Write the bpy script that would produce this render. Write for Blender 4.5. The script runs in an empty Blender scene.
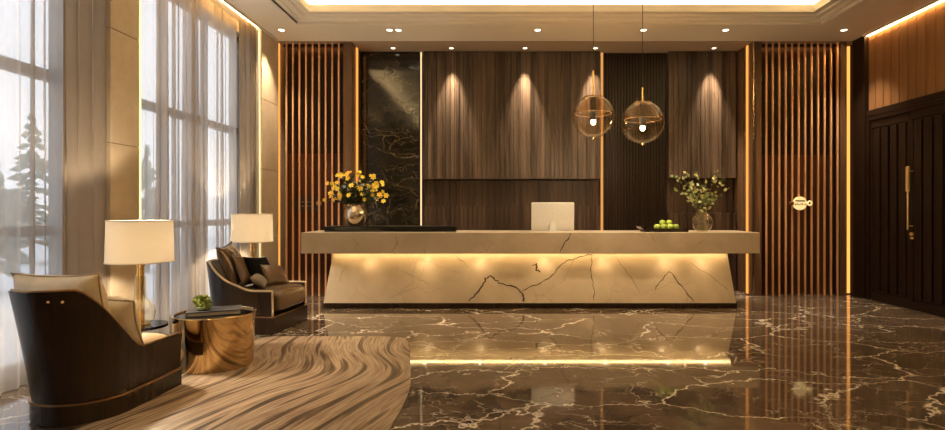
import bpy, bmesh, math, random
from mathutils import Vector, Matrix
R = math.radians
PI = math.pi
sc = bpy.context.scene
col = sc.collection
rnd = random.Random(11)

# ------------------------------------------------------------------ camera
F, VU, VV, CAMZ = 540.0, 500.0, 210.0, 1.37
cd = bpy.data.cameras.new('camera')
cam = bpy.data.objects.new('camera', cd)
col.objects.link(cam)
cam.location = (0, 0, CAMZ)
cam.rotation_euler = (R(90), 0, 0)
cd.sensor_fit = 'HORIZONTAL'
cd.sensor_width = 36
cd.lens = 36 * F / 945
cd.shift_x = -(VU - 472.5) / 945
cd.shift_y = -(215 - VV) / 945
cd.clip_start = 0.05
sc.camera = cam


def P(u, v, y):
    return Vector(((u - VU) * y / F, y, CAMZ - (v - VV) * y / F))


def PX(u, y):
    return (u - VU) * y / F


def PZ(v, y):
    return CAMZ - (v - VV) * y / F


# ------------------------------------------------------------------ world, light, exposure
WORLD_STRENGTH = 0.85
LED_ORANGE = (1.0, 0.36, 0.07)
LED_WARM = (1.0, 0.62, 0.24)
E_SLOT = 0.5       # strips beside the slat screens
E_COVE = 38.0      # ceiling tray cove
E_WALLCOVE = 20.0   # right wall cove
E_CURTAIN = 9.0
E_DESK = 6.0
W_CEIL = 110.0      # downlights of the main ceiling
W_WASH = 250.0      # wall washers over the desk
W_LAMP = 55.0
W_PEND = 22.0
w = bpy.data.worlds.new('daylight')
sc.world = w
w.use_nodes = True
nt = w.node_tree
nt.nodes.clear()
wo = nt.nodes.new('ShaderNodeOutputWorld')
wb = nt.nodes.new('ShaderNodeBackground')
wb.inputs[1].default_value = WORLD_STRENGTH
tc = nt.nodes.new('ShaderNodeTexCoord')
sx = nt.nodes.new('ShaderNodeSeparateXYZ')
rp = nt.nodes.new('ShaderNodeValToRGB')
rp.color_ramp.elements[0].color = (0.95, 0.96, 1.0, 1)
rp.color_ramp.elements[1].color = (0.80, 0.88, 1.0, 1)
nt.links.new(tc.outputs['Generated'], sx.inputs[0])
nt.links.new(sx.outputs['Z'], rp.inputs[0])
nt.links.new(rp.outputs[0], wb.inputs[0])
nt.links.new(wb.outputs[0], wo.inputs[0])

vs = sc.view_settings
vs.view_transform = 'Standard'
vs.look = 'None'
vs.exposure = 1.42
vs.gamma = 1.0
vs.use_curve_mapping = False
cy = sc.cycles
cy.use_denoising = True
cy.max_bounces = 10
cy.diffuse_bounces = 4
cy.glossy_bounces = 5
cy.transmission_bounces = 8
cy.transparent_max_bounces = 24
cy.caustics_reflective = False
cy.caustics_refractive = False
cy.sample_clamp_indirect = 4.0
cy.sample_clamp_direct = 30.0


# ------------------------------------------------------------------ node helpers
class NT:
    def __init__(self, name):
        self.m = bpy.data.materials.new(name)
        self.m.use_nodes = True
        self.t = self.m.node_tree
        self.t.nodes.clear()
        self.out = self.t.nodes.new('ShaderNodeOutputMaterial')

    def n(self, typ, ins=None, **props):
        nd = self.t.nodes.new(typ)
        for k, v in props.items():
            setattr(nd, k, v)
        for k, v in (ins or {}).items():
            self.set(nd.inputs[k], v)
        return nd

    def set(self, sock, v):
        if isinstance(v, bpy.types.NodeSocket):
            self.t.links.new(v, sock)
        elif isinstance(v, bpy.types.Node):
            self.t.links.new(v.outputs[0], sock)
        else:
            if sock.type == 'RGBA' and len(v) == 3:
                v = tuple(v) + (1,)
            sock.default_value = v

    def math(self, op, a, b=None, c=None, clamp=False):
        nd = self.t.nodes.new('ShaderNodeMath')
        nd.operation = op
        nd.use_clamp = clamp
        for i, v in enumerate((a, b, c)):
            if v is not None:
                self.set(nd.inputs[i], v)
        return nd.outputs[0]

    def vmath(self, op, a, b=None, s=None):
        nd = self.t.nodes.new('ShaderNodeVectorMath')
        nd.operation = op
        self.set(nd.inputs[0], a)
        if b is not None:
            self.set(nd.inputs[1], b)
        if s is not None:
            self.set(nd.inputs['Scale'], s)
        return nd.outputs[0]

    def obj(self):
        return self.n('ShaderNodeTexCoord').outputs['Object']

    def noise(self, vec, scale, detail=4, rough=0.55, dist=0.0):
        nd = self.n('ShaderNodeTexNoise', {'Vector': vec, 'Scale': scale, 'Detail': detail, 'Roughness': rough, 'Distortion': dist})
        return nd

    def mapping(self, vec, scale=(1, 1, 1), loc=(0, 0, 0), rot=(0, 0, 0)):
        return self.n('ShaderNodeMapping', {'Vector': vec, 'Scale': scale, 'Location': loc, 'Rotation': rot}).outputs[0]

    def ramp(self, fac, stops, interp='LINEAR'):
        nd = self.n('ShaderNodeValToRGB', {'Fac': fac})
        cr = nd.color_ramp
        cr.interpolation = interp
        while len(cr.elements) < len(stops):
            cr.elements.new(0.5)
        for e, (p, c) in zip(cr.elements, stops):
            e.position = p
            if not hasattr(c, '__len__'):
                c = (c, c, c)
            e.color = tuple(c) + (1,) if len(c) == 3 else c
        return nd.outputs[0]

    def mix(self, fac, a, b, mode='MIX'):
        nd = self.t.nodes.new('ShaderNodeMix')
        nd.data_type = 'RGBA'
        nd.blend_type = mode
        self.set(nd.inputs[0], fac)
        self.set(nd.inputs[6], a)
        self.set(nd.inputs[7], b)
        return nd.outputs[2]

    def bsdf(self, base, rough=0.5, metal=0.0, bump=None, bump_s=0.2, bump_d=0.01, **kw):
        b = self.n('ShaderNodeBsdfPrincipled', {'Base Color': base, 'Roughness': rough, 'Metallic': metal})
        for k, v in kw.items():
            self.set(b.inputs[k.replace('_', ' ')], v)
        if bump is not None:
            bn = self.n('ShaderNodeBump', {'Height': bump, 'Strength': bump_s, 'Distance': bump_d})
            self.set(b.inputs['Normal'], bn)
        return b

    def end(self, sh):
        self.set(self.out.inputs[0], sh)
        return self.m


def simple(name, base, rough=0.5, metal=0.0, **kw):
    t = NT(name)
    n = t.noise(t.obj(), 25, 3)
    c = t.mix(n.outputs[0], tuple(x * 0.88 for x in base), tuple(min(1, x * 1.1) for x in base))
    return t.end(t.bsdf(c, rough, metal, **kw))


def emit(name, colr, s):
    t = NT(name)
    return t.end(t.n('ShaderNodeEmission', {'Color': colr, 'Strength': s}))


def wood(name, dark, light, rough=0.4, sx=(14, 14, 0.7), flute=None, contrast=1.0, axis='X', spec=0.2):
    """vertical grain; flute = width of a strip that gets its own tone"""
    t = NT(name)
    o = t.obj()
    n1 = t.noise(t.mapping(o, sx), 1.0, 8, 0.62, 0.6)
    n2 = t.noise(t.mapping(o, (sx[0] * 9, sx[1] * 9, sx[2] * 1.6)), 1.0, 3, 0.6)
    f = t.math('ADD', t.math('MULTIPLY', n1.outputs[0], 0.75), t.math('MULTIPLY', n2.outputs[0], 0.3))
    if flute:
        s = t.n('ShaderNodeSeparateXYZ', {'Vector': o}).outputs[axis]
        q = t.math('FLOOR', t.math('DIVIDE', s, flute))
        wn = t.n('ShaderNodeTexWhiteNoise', {'W': q}, noise_dimensions='1D')
        f = t.math('ADD', f, t.math('MULTIPLY', t.math('SUBTRACT', wn.outputs[0], 0.5), 0.22))
    lo, hi = 0.5 - 0.2 / contrast, 0.5 + 0.25 / contrast
    c = t.ramp(f, [(lo, dark), (hi, light)])
    return t.end(t.bsdf(c, rough, 0, bump=n2.outputs[0], bump_s=0.06, bump_d=0.004, Specular_IOR_Level=spec))


M = {}


# ---- floor: polished dark brown marble
def floor_marble():
    t = NT('brown_marble_floor')
    o = t.obj()
    n1 = t.noise(o, 0.8, 5, 0.6)
    n1b = t.noise(o, 5.0, 4, 0.6)
    d = t.vmath('ADD', o, t.vmath('SCALE', t.vmath('SUBTRACT', n1.outputs['Color'], (0.5, 0.5, 0.5)), s=0.9))
    d = t.vmath('ADD', d, t.vmath('SCALE', t.vmath('SUBTRACT', n1b.outputs['Color'], (0.5, 0.5, 0.5)), s=0.20))
    n1c = t.noise(o, 17.0, 3, 0.6)
    d = t.vmath('ADD', d, t.vmath('SCALE', t.vmath('SUBTRACT', n1c.outputs['Color'], (0.5, 0.5, 0.5)), s=0.05))
    v1 = t.n('ShaderNodeTexVoronoi', {'Vector': t.mapping(d, (0.6, 1.45, 1), rot=(0, 0, 0.2)), 'Scale': 1.25, 'Randomness': 1.0}, feature='DISTANCE_TO_EDGE')
    v2 = t.n('ShaderNodeTexVoronoi', {'Vector': t.mapping(d, (0.8, 1.7, 1), loc=(3.1, 1.7, 0), rot=(0, 0, -0.3)), 'Scale': 2.9, 'Randomness': 1.0}, feature='DISTANCE_TO_EDGE')
    m1 = t.ramp(v1.outputs['Distance'], [(0.0, 1.0), (0.005, 0.7), (0.013, 0.0)])
    m2 = t.ramp(v2.outputs['Distance'], [(0.0, 0.7), (0.007, 0.4), (0.016, 0.0)])
    g1 = t.ramp(t.noise(o, 1.1, 3).outputs[0], [(0.36, 0.10), (0.52, 1.0)])
    g2 = t.ramp(t.noise(t.mapping(o, loc=(5, 5, 0)), 1.6, 3).outputs[0], [(0.46, 0.0), (0.62, 1.0)])
    veins = t.math('MAXIMUM', t.math('MULTIPLY', m1, g1), t.math('MULTIPLY', m2, g2))
    b1 = t.noise(d, 2.2, 9, 0.65)
    base = t.ramp(b1.outputs[0], [(0.30, (0.058, 0.041, 0.029)), (0.52, (0.125, 0.091, 0.065)), (0.72, (0.20, 0.152, 0.11))])
    colr = t.mix(veins, base, (0.92, 0.86, 0.78))
    br = t.n('ShaderNodeTexBrick', {'Vector': o, 'Scale': 1.0, 'Mortar Size': 0.0028, 'Mortar Smooth': 0.1, 'Brick Width': 1.2, 'Row Height': 1.2,
                                    'Color1': (0, 0, 0, 1), 'Color2': (0, 0, 0, 1), 'Mortar': (1, 1, 1, 1)}, offset=0.0)
    colr = t.mix(t.math('MULTIPLY', br.outputs['Color'], 0.6), colr, (0.015, 0.010, 0.007))
    rough = t.ramp(t.noise(o, 6, 4).outputs[0], [(0.3, 0.035), (0.7, 0.075)])
    return t.end(t.bsdf(colr, rough, 0, IOR=1.6, Specular_IOR_Level=0.55))


def black_marble():
    t = NT('black_marble_gold_veins')
    o = t.obj()
    n1 = t.noise(o, 1.4, 5, 0.6)
    n2 = t.noise(o, 7, 3, 0.6)
    d = t.vmath('ADD', o, t.vmath('SCALE', t.vmath('SUBTRACT', n1.outputs['Color'], (0.5, 0.5, 0.5)), s=0.75))
    d = t.vmath('ADD', d, t.vmath('SCALE', t.vmath('SUBTRACT', n2.outputs['Color'], (0.5, 0.5, 0.5)), s=0.08))
    v1 = t.n('ShaderNodeTexVoronoi', {'Vector': t.mapping(d, (0.8, 0.1, 3.4), rot=(0, 0.5, 0)), 'Scale': 1.25}, feature='DISTANCE_TO_EDGE')
    v2 = t.n('ShaderNodeTexVoronoi', {'Vector': t.mapping(d, (1.0, 0.1, 3.4), rot=(0, 0.7, 0), loc=(2, 0, 3)), 'Scale': 2.2}, feature='DISTANCE_TO_EDGE')
    m1 = t.ramp(v1.outputs['Distance'], [(0.0, 0.6), (0.005, 0.35), (0.014, 0.0)])
    m2 = t.ramp(v2.outputs['Distance'], [(0.0, 0.5), (0.012, 0.0)])
    g1 = t.ramp(t.noise(o, 1.3, 3).outputs[0], [(0.42, 0.0), (0.6, 1.0)])
    g2 = t.ramp(t.noise(t.mapping(o, loc=(4, 0, 2)), 2, 3).outputs[0], [(0.40, 0.0), (0.56, 1.0)])
    v = t.math('MAXIMUM', t.math('MULTIPLY', m1, g1), t.math('MULTIPLY', m2, g2))
    base = t.ramp(t.noise(d, 3, 6).outputs[0], [(0.35, (0.006, 0.005, 0.004)), (0.75, (0.022, 0.018, 0.013))])
    c = t.mix(v, base, (0.36, 0.27, 0.16))
    return t.end(t.bsdf(c, 0.12, 0, Specular_IOR_Level=0.5))


def beige_marble(name, a, b, cr=(0.30, 0.23, 0.16), rough=0.3):
    t = NT(name)
    o = t.obj()
    n1 = t.noise(o, 1.7, 7, 0.6, 0.3)
    d = t.vmath('ADD', o, t.vmath('SCALE', t.vmath('SUBTRACT', t.noise(o, 2.5, 4).outputs['Color'], (0.5, 0.5, 0.5)), s=0.5))
    v1 = t.n('ShaderNodeTexVoronoi', {'Vector': t.mapping(d, (1, 0.4, 0.8)), 'Scale': 1.4}, feature='DISTANCE_TO_EDGE')
    m1 = t.ramp(v1.outputs['Distance'], [(0.0, 0.75), (0.006, 0.3), (0.014, 0.0)])
    g1 = t.ramp(t.noise(o, 1.5, 2).outputs[0], [(0.45, 0.0), (0.6, 0.8)])
    sp = t.ramp(t.noise(o, 30, 2).outputs[0], [(0.68, 0.0), (0.76, 0.35)])
    c = t.ramp(n1.outputs[0], [(0.3, a), (0.7, b)])
    c = t.mix(t.math('MULTIPLY', m1, g1), c, cr)
    c = t.mix(sp, c, cr)
    return t.end(t.bsdf(c, rough))


def rug_mat():
    t = NT('swirled_rug_weave')
    o = t.obj()
    s = t.n('ShaderNodeSeparateXYZ', {'Vector': o})
    # broad bends of the bands, all in the rug's own plane
    nb = t.noise(t.mapping(o, (0.55, 0.50, 1), loc=(1.7, 0.4, 0)), 1.0, 1, 0.4)
    nm = t.noise(t.mapping(o, (1.6, 0.9, 1)), 1.0, 1, 0.4)
    y1 = t.math('MULTIPLY', t.math('SUBTRACT', s.outputs['Y'], 0.15), 1.35)
    bulge = t.math('DIVIDE', 1.0, t.math('ADD', 1.0, t.math('MULTIPLY', y1, y1)))
    f = t.math('SUBTRACT', s.outputs['X'], t.math('MULTIPLY', bulge, 0.42))
    f = t.math('ADD', f, t.math('MULTIPLY', nb.outputs[0], 0.70))
    f = t.math('ADD', f, t.math('MULTIPLY', nm.outputs[0], 0.16))
    comb = t.n('ShaderNodeCombineXYZ', {'X': f, 'Y': t.math('MULTIPLY', s.outputs['Y'], 0.06)})
    b1 = t.noise(comb, 13, 2, 0.5)
    b2 = t.noise(t.mapping(comb, loc=(7, 0, 0)), 26, 1, 0.5)
    fine = t.noise(t.mapping(comb, loc=(3, 0, 0)), 120, 2, 0.6)
    k = t.math('ADD', t.math('MULTIPLY', b1.outputs[0], 0.70), t.math('MULTIPLY', b2.outputs[0], 0.33))
    k = t.math('ADD', k, t.math('MULTIPLY', fine.outputs[0], 0.10))
    c = t.ramp(k, [(0.42, (0.055, 0.032, 0.019)), (0.485, (0.12, 0.074, 0.046)), (0.52, (0.30, 0.205, 0.135)),
                   (0.57, (0.62, 0.49, 0.36)), (0.63, (0.34, 0.24, 0.165)), (0.70, (0.66, 0.52, 0.38))])
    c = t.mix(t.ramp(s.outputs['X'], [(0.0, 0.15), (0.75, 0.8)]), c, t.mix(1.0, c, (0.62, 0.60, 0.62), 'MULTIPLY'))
    return t.end(t.bsdf(c, 0.42, 0, bump=k, bump_s=0.12, bump_d=0.006, Specular_IOR_Level=0.35))


def sheer(name, colr, trans, transl=0.55):
    t = NT(name)
    o = t.obj()
    wv = t.noise(t.mapping(o, (60, 60, 9)), 1.0, 2)
    c = t.mix(wv.outputs[0], tuple(x * 0.85 for x in colr), colr)
    d = t.n('ShaderNodeBsdfDiffuse', {'Color': c})
    tl = t.n('ShaderNodeBsdfTranslucent', {'Color': c})
    m1 = t.n('ShaderNodeMixShader', {0: transl, 1: d, 2: tl})
    tr = t.n('ShaderNodeBsdfTransparent', {'Color': (1, 1, 1, 1)})
    m2 = t.n('ShaderNodeMixShader', {0: trans, 1: m1, 2: tr})
    return t.end(m2)


def thin_glass(name, tint, refl=1.0, body=0.0, bodycol=(0.6, 0.4, 0.2), rough=0.02):
    t = NT(name)
    bf = t.n('ShaderNodeNewGeometry').outputs['Backfacing']
    fr = t.n('ShaderNodeFresnel', {'IOR': t.math('SUBTRACT', 1.5, t.math('MULTIPLY', bf, 0.83333))})
    tr = t.n('ShaderNodeBsdfTransparent', {'Color': tint + (1,)})
    gl = t.n('ShaderNodeBsdfGlossy', {'Color': (1, 1, 1, 1), 'Roughness': rough})
    m = t.n('ShaderNodeMixShader', {0: t.math('MULTIPLY', fr, refl, clamp=True), 1: tr, 2: gl})
    if body > 0:
        df = t.n('ShaderNodeBsdfDiffuse', {'Color': bodycol + (1,)})
        m = t.n('ShaderNodeMixShader', {0: body, 1: m, 2: df})
    return t.end(m)


def shade_mat():
    t = NT('lampshade_linen')
    o = t.obj()
    n = t.noise(t.mapping(o, (90, 90, 200)), 1.0, 2)
    c = t.mix(n.outputs[0], (0.88, 0.82, 0.73), (0.94, 0.89, 0.80))
    d = t.n('ShaderNodeBsdfDiffuse', {'Color': c})
    tl = t.n('ShaderNodeBsdfTranslucent', {'Color': c})
    return t.end(t.n('ShaderNodeMixShader', {0: 0.5, 1: d, 2: tl}))


def leather(name, base, rough=0.32):
    t = NT(name)
    o = t.obj()
    v = t.n('ShaderNodeTexVoronoi', {'Vector': o, 'Scale': 160.0})
    n = t.noise(o, 9, 4)
    c = t.mix(n.outputs[0], tuple(x * 0.75 for x in base), tuple(x * 1.2 for x in base))
    return t.end(t.bsdf(c, rough, 0, bump=v.outputs['Distance'], bump_s=0.05, bump_d=0.002))


def metal(name, base, rough=0.2, streak=None):
    t = NT(name)
    o = t.obj()
    n = t.noise(t.mapping(o, streak or (8, 8, 8)), 1.0, 4)
    c = t.mix(n.outputs[0], tuple(x * 0.8 for x in base), base)
    r = t.math('ADD', rough, t.math('MULTIPLY', n.outputs[0], 0.08))
    return t.end(t.bsdf(c, r, 1.0))


def stone(name, a, b):
    t = NT(name)
    o = t.obj()
    n = t.noise(o, 2.4, 8, 0.65, 0.5)
    c = t.ramp(n.outputs[0], [(0.3, a), (0.7, b)])
    return t.end(t.bsdf(c, 0.55, 0, bump=n.outputs[0], bump_s=0.08, bump_d=0.01))


def plaster(name, base):
    t = NT(name)
    n = t.noise(t.obj(), 60, 3)
    c = t.mix(n.outputs[0], tuple(x * 0.97 for x in base), base)
    return t.end(t.bsdf(c, 0.7, 0, Specular_IOR_Level=0.2))


M['floor'] = floor_marble()
M['black_marble'] = black_marble()
M['desk'] = beige_marble('beige_marble', (0.40, 0.32, 0.23), (0.56, 0.465, 0.35))
M['vein'] = simple('dark_vein', (0.035, 0.022, 0.012), 0.4)
M['vein2'] = simple('brown_vein', (0.20, 0.13, 0.075), 0.4)
M['rug'] = rug_mat()
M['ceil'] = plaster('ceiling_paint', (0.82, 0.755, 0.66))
M['recess'] = plaster('shaded_recess_paint', (0.42, 0.32, 0.23))  # same ceiling, its weaker light in the recess put into a darker colour
M['stone'] = stone('tan_stone', (0.44, 0.345, 0.235), (0.58, 0.475, 0.345))
M['joint'] = simple('stone_joint', (0.22, 0.16, 0.10), 0.8)
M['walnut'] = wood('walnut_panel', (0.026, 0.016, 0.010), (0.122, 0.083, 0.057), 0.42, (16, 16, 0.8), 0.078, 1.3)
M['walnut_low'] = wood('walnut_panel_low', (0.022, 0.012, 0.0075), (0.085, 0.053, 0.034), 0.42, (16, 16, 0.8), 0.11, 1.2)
M['fluted'] = wood('dark_fluted', (0.010, 0.006, 0.004), (0.026, 0.015, 0.009), 0.3, (16, 16, 0.8), 0.05)
M['copper_panel'] = wood('glossy_brown_lacquer', (0.040, 0.011, 0.004), (0.085, 0.026, 0.009), 0.38, (5, 5, 0.5))
M['dark_panel'] = wood('glossy_dark_lacquer', (0.010, 0.004, 0.002), (0.022, 0.008, 0.004), 0.38, (5, 5, 0.5))
M['slat'] = simple('bronze_slat', (0.72, 0.40, 0.21), 0.32, 0.25)
M['brown_wall'] = wood('brown_wood_trim', (0.09, 0.047, 0.024), (0.16, 0.09, 0.05), 0.35)
M['tan_wood'] = wood('tan_wall_panel', (0.16, 0.075, 0.030), (0.27, 0.14, 0.062), 0.42, (12, 12, 0.6))
M['door'] = wood('espresso_door', (0.010, 0.0055, 0.0035), (0.024, 0.013, 0.008), 0.35)
M['black_wood'] = wood('espresso_shell', (0.010, 0.006, 0.004), (0.038, 0.021, 0.013), 0.24, (22, 22, 1.0), spec=0.28)
M['rim'] = leather('pale_rim_leather', (0.66, 0.52, 0.35), 0.3)
M['leather'] = leather('brown_leather', (0.13, 0.078, 0.043), 0.24)
M['leather_dark'] = leather('dark_leather', (0.040, 0.024, 0.016), 0.32)
M['tan_leather'] = leather('tan_leather', (0.52, 0.37, 0.22), 0.35)
M['cream_leather'] = leather('cream_leather', (0.80, 0.69, 0.50), 0.30)
M['black_cloth'] = simple('black_velvet', (0.006, 0.005, 0.0045), 0.9, Specular_IOR_Level=0.08)
M['grey_cloth'] = simple('grey_stripe', (0.20, 0.17, 0.13), 0.6)
M['brass'] = metal('brass', (0.85, 0.60, 0.26), 0.18)
t_ = NT('glowing_gold_sign')
t_n = t_.noise(t_.obj(), 12, 2)
M['gold_paint'] = simple('satin_gold', (0.86, 0.60, 0.24), 0.25, 0.45)
M['sign_gold'] = t_.end(t_.bsdf(t_.mix(t_n.outputs[0], (0.75, 0.52, 0.20), (0.90, 0.68, 0.32)), 0.3, 0.2, Emission_Color=(1.0, 0.78, 0.36, 1), Emission_Strength=0.28))  # slight emission added so the gold shows bright
M['bronze'] = metal('dark_bronze', (0.42, 0.25, 0.11), 0.25)
M['gold_drum'] = metal('polished_gold', (0.66, 0.47, 0.24), 0.06, (1.5, 1.5, 6))
M['silver'] = metal('champagne_metal', (0.78, 0.66, 0.50), 0.2)
M['black_gloss'] = simple('black_gloss', (0.008, 0.007, 0.006), 0.10)
M['black_matt'] = simple('black_matt', (0.012, 0.010, 0.008), 0.5)
M['frame'] = simple('window_frame_paint', (0.16, 0.14, 0.13), 0.4)
M['pane'] = thin_glass('window_glass', (0.97, 0.985, 1.0))
M['globe'] = thin_glass('smoked_globe', (0.86, 0.79, 0.68), 1.4)
M['bell'] = thin_glass('amber_bell', (0.90, 0.78, 0.60), 0.9, 0.01, (0.6, 0.35, 0.14))
M['clear'] = thin_glass('clear_glass', (0.95, 0.91, 0.82), 1.8, 0.16, (0.90, 0.74, 0.46))
M['clear2'] = thin_glass('vase_glass', (0.93, 0.89, 0.78), 1.6, 0.06, (0.6, 0.5, 0.28))
M['sheer'] = sheer('sheer_curtain', (0.66, 0.585, 0.51), 0.33, 0.55)
M['drape'] = sheer('linen_drape', (0.44, 0.36, 0.28), 0.06, 0.4)
M['shade'] = shade_mat()
M['trim_white'] = simple('white_enamel', (0.75, 0.68, 0.58), 0.4)
M['monitor'] = simple('silver_plastic', (0.66, 0.66, 0.66), 0.35)
M['screen'] = simple('dark_screen', (0.01, 0.01, 0.012), 0.1)
M['apple'] = simple('green_apple', (0.36, 0.48, 0.08), 0.25)
M['stem'] = simple('plant_stem', (0.10, 0.075, 0.03), 0.6)
M['leaf'] = simple('leaf', (0.12, 0.17, 0.045), 0.45)
M['leaf2'] = simple('pale_leaf', (0.42, 0.42, 0.17), 0.45)
M['leaf_dark'] = simple('dark_leaf', (0.030, 0.042, 0.015), 0.5)
M['yellow'] = simple('yellow_petal', (0.95, 0.72, 0.06), 0.55)
M['yellow2'] = simple('amber_petal', (0.92, 0.56, 0.04), 0.55)
M['moss'] = simple('moss', (0.22, 0.26, 0.06), 0.8)
M['snow'] = simple('pale_ground', (0.70, 0.72, 0.74), 0.8)
M['foliage'] = simple('winter_foliage', (0.36, 0.42, 0.36), 0.8)
M['bark'] = simple('bark', (0.12, 0.09, 0.07), 0.8)
M['book'] = simple('dark_cover', (0.03, 0.028, 0.026), 0.4)
M['paper'] = simple('page_edges', (0.62, 0.56, 0.46), 0.7)
M['led_orange'] = emit('led_orange', LED_ORANGE, E_SLOT)
M['led_top'] = emit('led_top', (1.0, 0.42, 0.10), 3.5)
M['led_corner'] = emit('led_corner', (1.0, 0.40, 0.085), 0.62)
M['led_gold'] = emit('led_gold', (1.0, 0.44, 0.12), 0.30)
M['led_yellow'] = emit('led_yellow', (1.0, 0.70, 0.36), 0.5)
M['led_column'] = emit('led_column', (1.0, 0.76, 0.38), 0.6)
M['led_cove'] = emit('led_cove', (1.0, 0.78, 0.42), E_COVE)
M['led_wall'] = emit('led_wall', (1.0, 0.56, 0.19), E_WALLCOVE)
M['led_curtain'] = emit('led_curtain', (1.0, 0.62, 0.24), E_CURTAIN)
M['led_desk'] = emit('led_desk', (1.0, 0.66, 0.27), E_DESK)
M['lens'] = emit('lamp_lens', (1.0, 0.86, 0.62), 3.0)
M['bulb'] = emit('bulb_glow', (1.0, 0.80, 0.48), 8.0)


# ------------------------------------------------------------------ mesh helpers
class MB:
    def __init__(self):
        self.b = bmesh.new()

    def _mat(self, faces, m):
        for f in faces:
            f.material_index = m

    def box(self, x0, x1, y0, y1, z0, z1, m=0, bev=0.0, mtx=None):
        g = bmesh.ops.create_cube(self.b, size=1.0)
        vs_ = g['verts']
        T = Matrix.Translation(((x0 + x1) / 2, (y0 + y1) / 2, (z0 + z1) / 2)) @ Matrix.Diagonal((abs(x1 - x0), abs(y1 - y0), abs(z1 - z0), 1))
        bmesh.ops.transform(self.b, matrix=T, verts=vs_)
        es = list({e for v in vs_ for e in v.link_edges})
        fs = {f for v in vs_ for f in v.link_faces}
        if bev > 0:
            r = bmesh.ops.bevel(self.b, geom=es, offset=bev, segments=2, affect='EDGES', profile=0.5)
            fs = set(r['faces']) | {f for f in fs if f.is_valid}
            vs_ = list({v for f in fs for v in f.verts})
        if mtx is not None:
            bmesh.ops.transform(self.b, matrix=mtx, verts=vs_)
        self._mat(fs, m)
        return self

    def lathe(self, prof, c=(0, 0, 0), seg=32, m=0, sx=1.0, sy=1.0, mtx=None):
        """prof: list of (r,z); r=0 closes the end"""
        rings = []
        new = []
        for r, z in prof:
            if r <= 1e-6:
                v = self.b.verts.new((c[0], c[1], c[2] + z))
                rings.append([v])
                new.append(v)
            else:
                ring = [self.b.verts.new((c[0] + sx * r * math.cos(2 * PI * i / seg), c[1] + sy * r * math.sin(2 * PI * i / seg), c[2] + z)) for i in range(seg)]
                rings.append(ring)
                new += ring
        for a, bb in zip(rings, rings[1:]):
            for i in range(seg):
                j = (i + 1) % seg
                if len(a) == 1 and len(bb) == 1:
                    continue
                if len(a) == 1:
                    f = self.b.faces.new((a[0], bb[j], bb[i]))
                elif len(bb) == 1:
                    f = self.b.faces.new((a[i], a[j], bb[0]))
                else:
                    f = self.b.faces.new((a[i], a[j], bb[j], bb[i]))
                f.material_index = m
        if mtx is not None:
            bmesh.ops.transform(self.b, matrix=mtx, verts=new)
        return self

    def tube(self, pts, r, seg=8, m=0, closed=False):
        pts = [Vector(p) for p in pts]
        n = len(pts)
        rings = []
        up0 = None
        for i, p in enumerate(pts):
            if closed:
                t = pts[(i + 1) % n] - pts[i - 1]
            else:
                t = pts[min(i + 1, n - 1)] - pts[max(i - 1, 0)]
            if t.length < 1e-9:
                t = Vector((0, 0, 1))
            t.normalize()
            if up0 is None:
                up0 = Vector((0, 0, 1)) if abs(t.z) < 0.9 else Vector((1, 0, 0))
            s = t.cross(up0)
            if s.length < 1e-6:
                s = t.orthogonal()
            s.normalize()
            u = s.cross(t)
            up0 = u
            rr = r[i] if hasattr(r, '__len__') else r
            rings.append([self.b.verts.new(p + (s * math.cos(2 * PI * k / seg) + u * math.sin(2 * PI * k / seg)) * rr) for k in range(seg)])
        lim = n if closed else n - 1
        for i in range(lim):
            a, bb = rings[i], rings[(i + 1) % n]
            for k in range(seg):
                j = (k + 1) % seg
                f = self.b.faces.new((a[k], a[j], bb[j], bb[k]))
                f.material_index = m
        if not closed:
            for rg in (rings[0][::-1], rings[-1]):
                f = self.b.faces.new(rg)
                f.material_index = m
        return self

    def sphere(self, c, r, seg=16, m=0, sz=1.0, sx=1.0, sy=1.0):
        k = max(4, seg // 2)
        prof = [(0, -r * sz)] + [(r * math.sin(PI * i / k), -r * sz * math.cos(PI * i / k)) for i in range(1, k)] + [(0, r * sz)]
        return self.lathe(prof, c, seg, m, sx, sy)

    def prism(self, poly, axis, a, b, m=0):
        """polygon (list of 2D) extruded along axis between a and b. axis 'X': poly=(y,z); 'Y': (x,z); 'Z': (x,y)"""
        def mk(p, t):
            return {'X': (t, p[0], p[1]), 'Y': (p[0], t, p[1]), 'Z': (p[0], p[1], t)}[axis]
        A = [self.b.verts.new(mk(p, a)) for p in poly]
        B = [self.b.verts.new(mk(p, b)) for p in poly]
        n = len(poly)
        fs = [self.b.faces.new(A[::-1]), self.b.faces.new(B)]
        for i in range(n):
            j = (i + 1) % n
            fs.append(self.b.faces.new((A[i], A[j], B[j], B[i])))
        self._mat(fs, m)
        return self

    def grid(self, rows, m=0, closed_u=False):
        vv = [[self.b.verts.new(p) for p in r] for r in rows]
        for a, bb in zip(vv, vv[1:]):
            n = len(a)
            for i in range(n if closed_u else n - 1):
                j = (i + 1) % n
                f = self.b.faces.new((a[i], a[j], bb[j], bb[i]))
                f.material_index = m
        return vv

    def face(self, pts, m=0):
        f = self.b.faces.new([self.b.verts.new(p) for p in pts])
        f.material_index = m
        return self

    def build(self, name, mats, parent=None, loc=(0, 0, 0), rotz=0.0, smooth=None, recalc=True):
        if recalc:
            bmesh.ops.recalc_face_normals(self.b, faces=self.b.faces)
        me = bpy.data.meshes.new(name)
        self.b.to_mesh(me)
        self.b.free()
        mats = mats if isinstance(mats, (list, tuple)) else [mats]
        for mm in mats:
            me.materials.append(M[mm] if isinstance(mm, str) else mm)
        if smooth is not None:
            for p in me.polygons:
                p.use_smooth = True
            if smooth < 179:
                me.set_sharp_from_angle(angle=R(smooth))
        o = bpy.data.objects.new(name, me)
        col.objects.link(o)
        o.location = loc
        o.rotation_euler = (0, 0, rotz)
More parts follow.
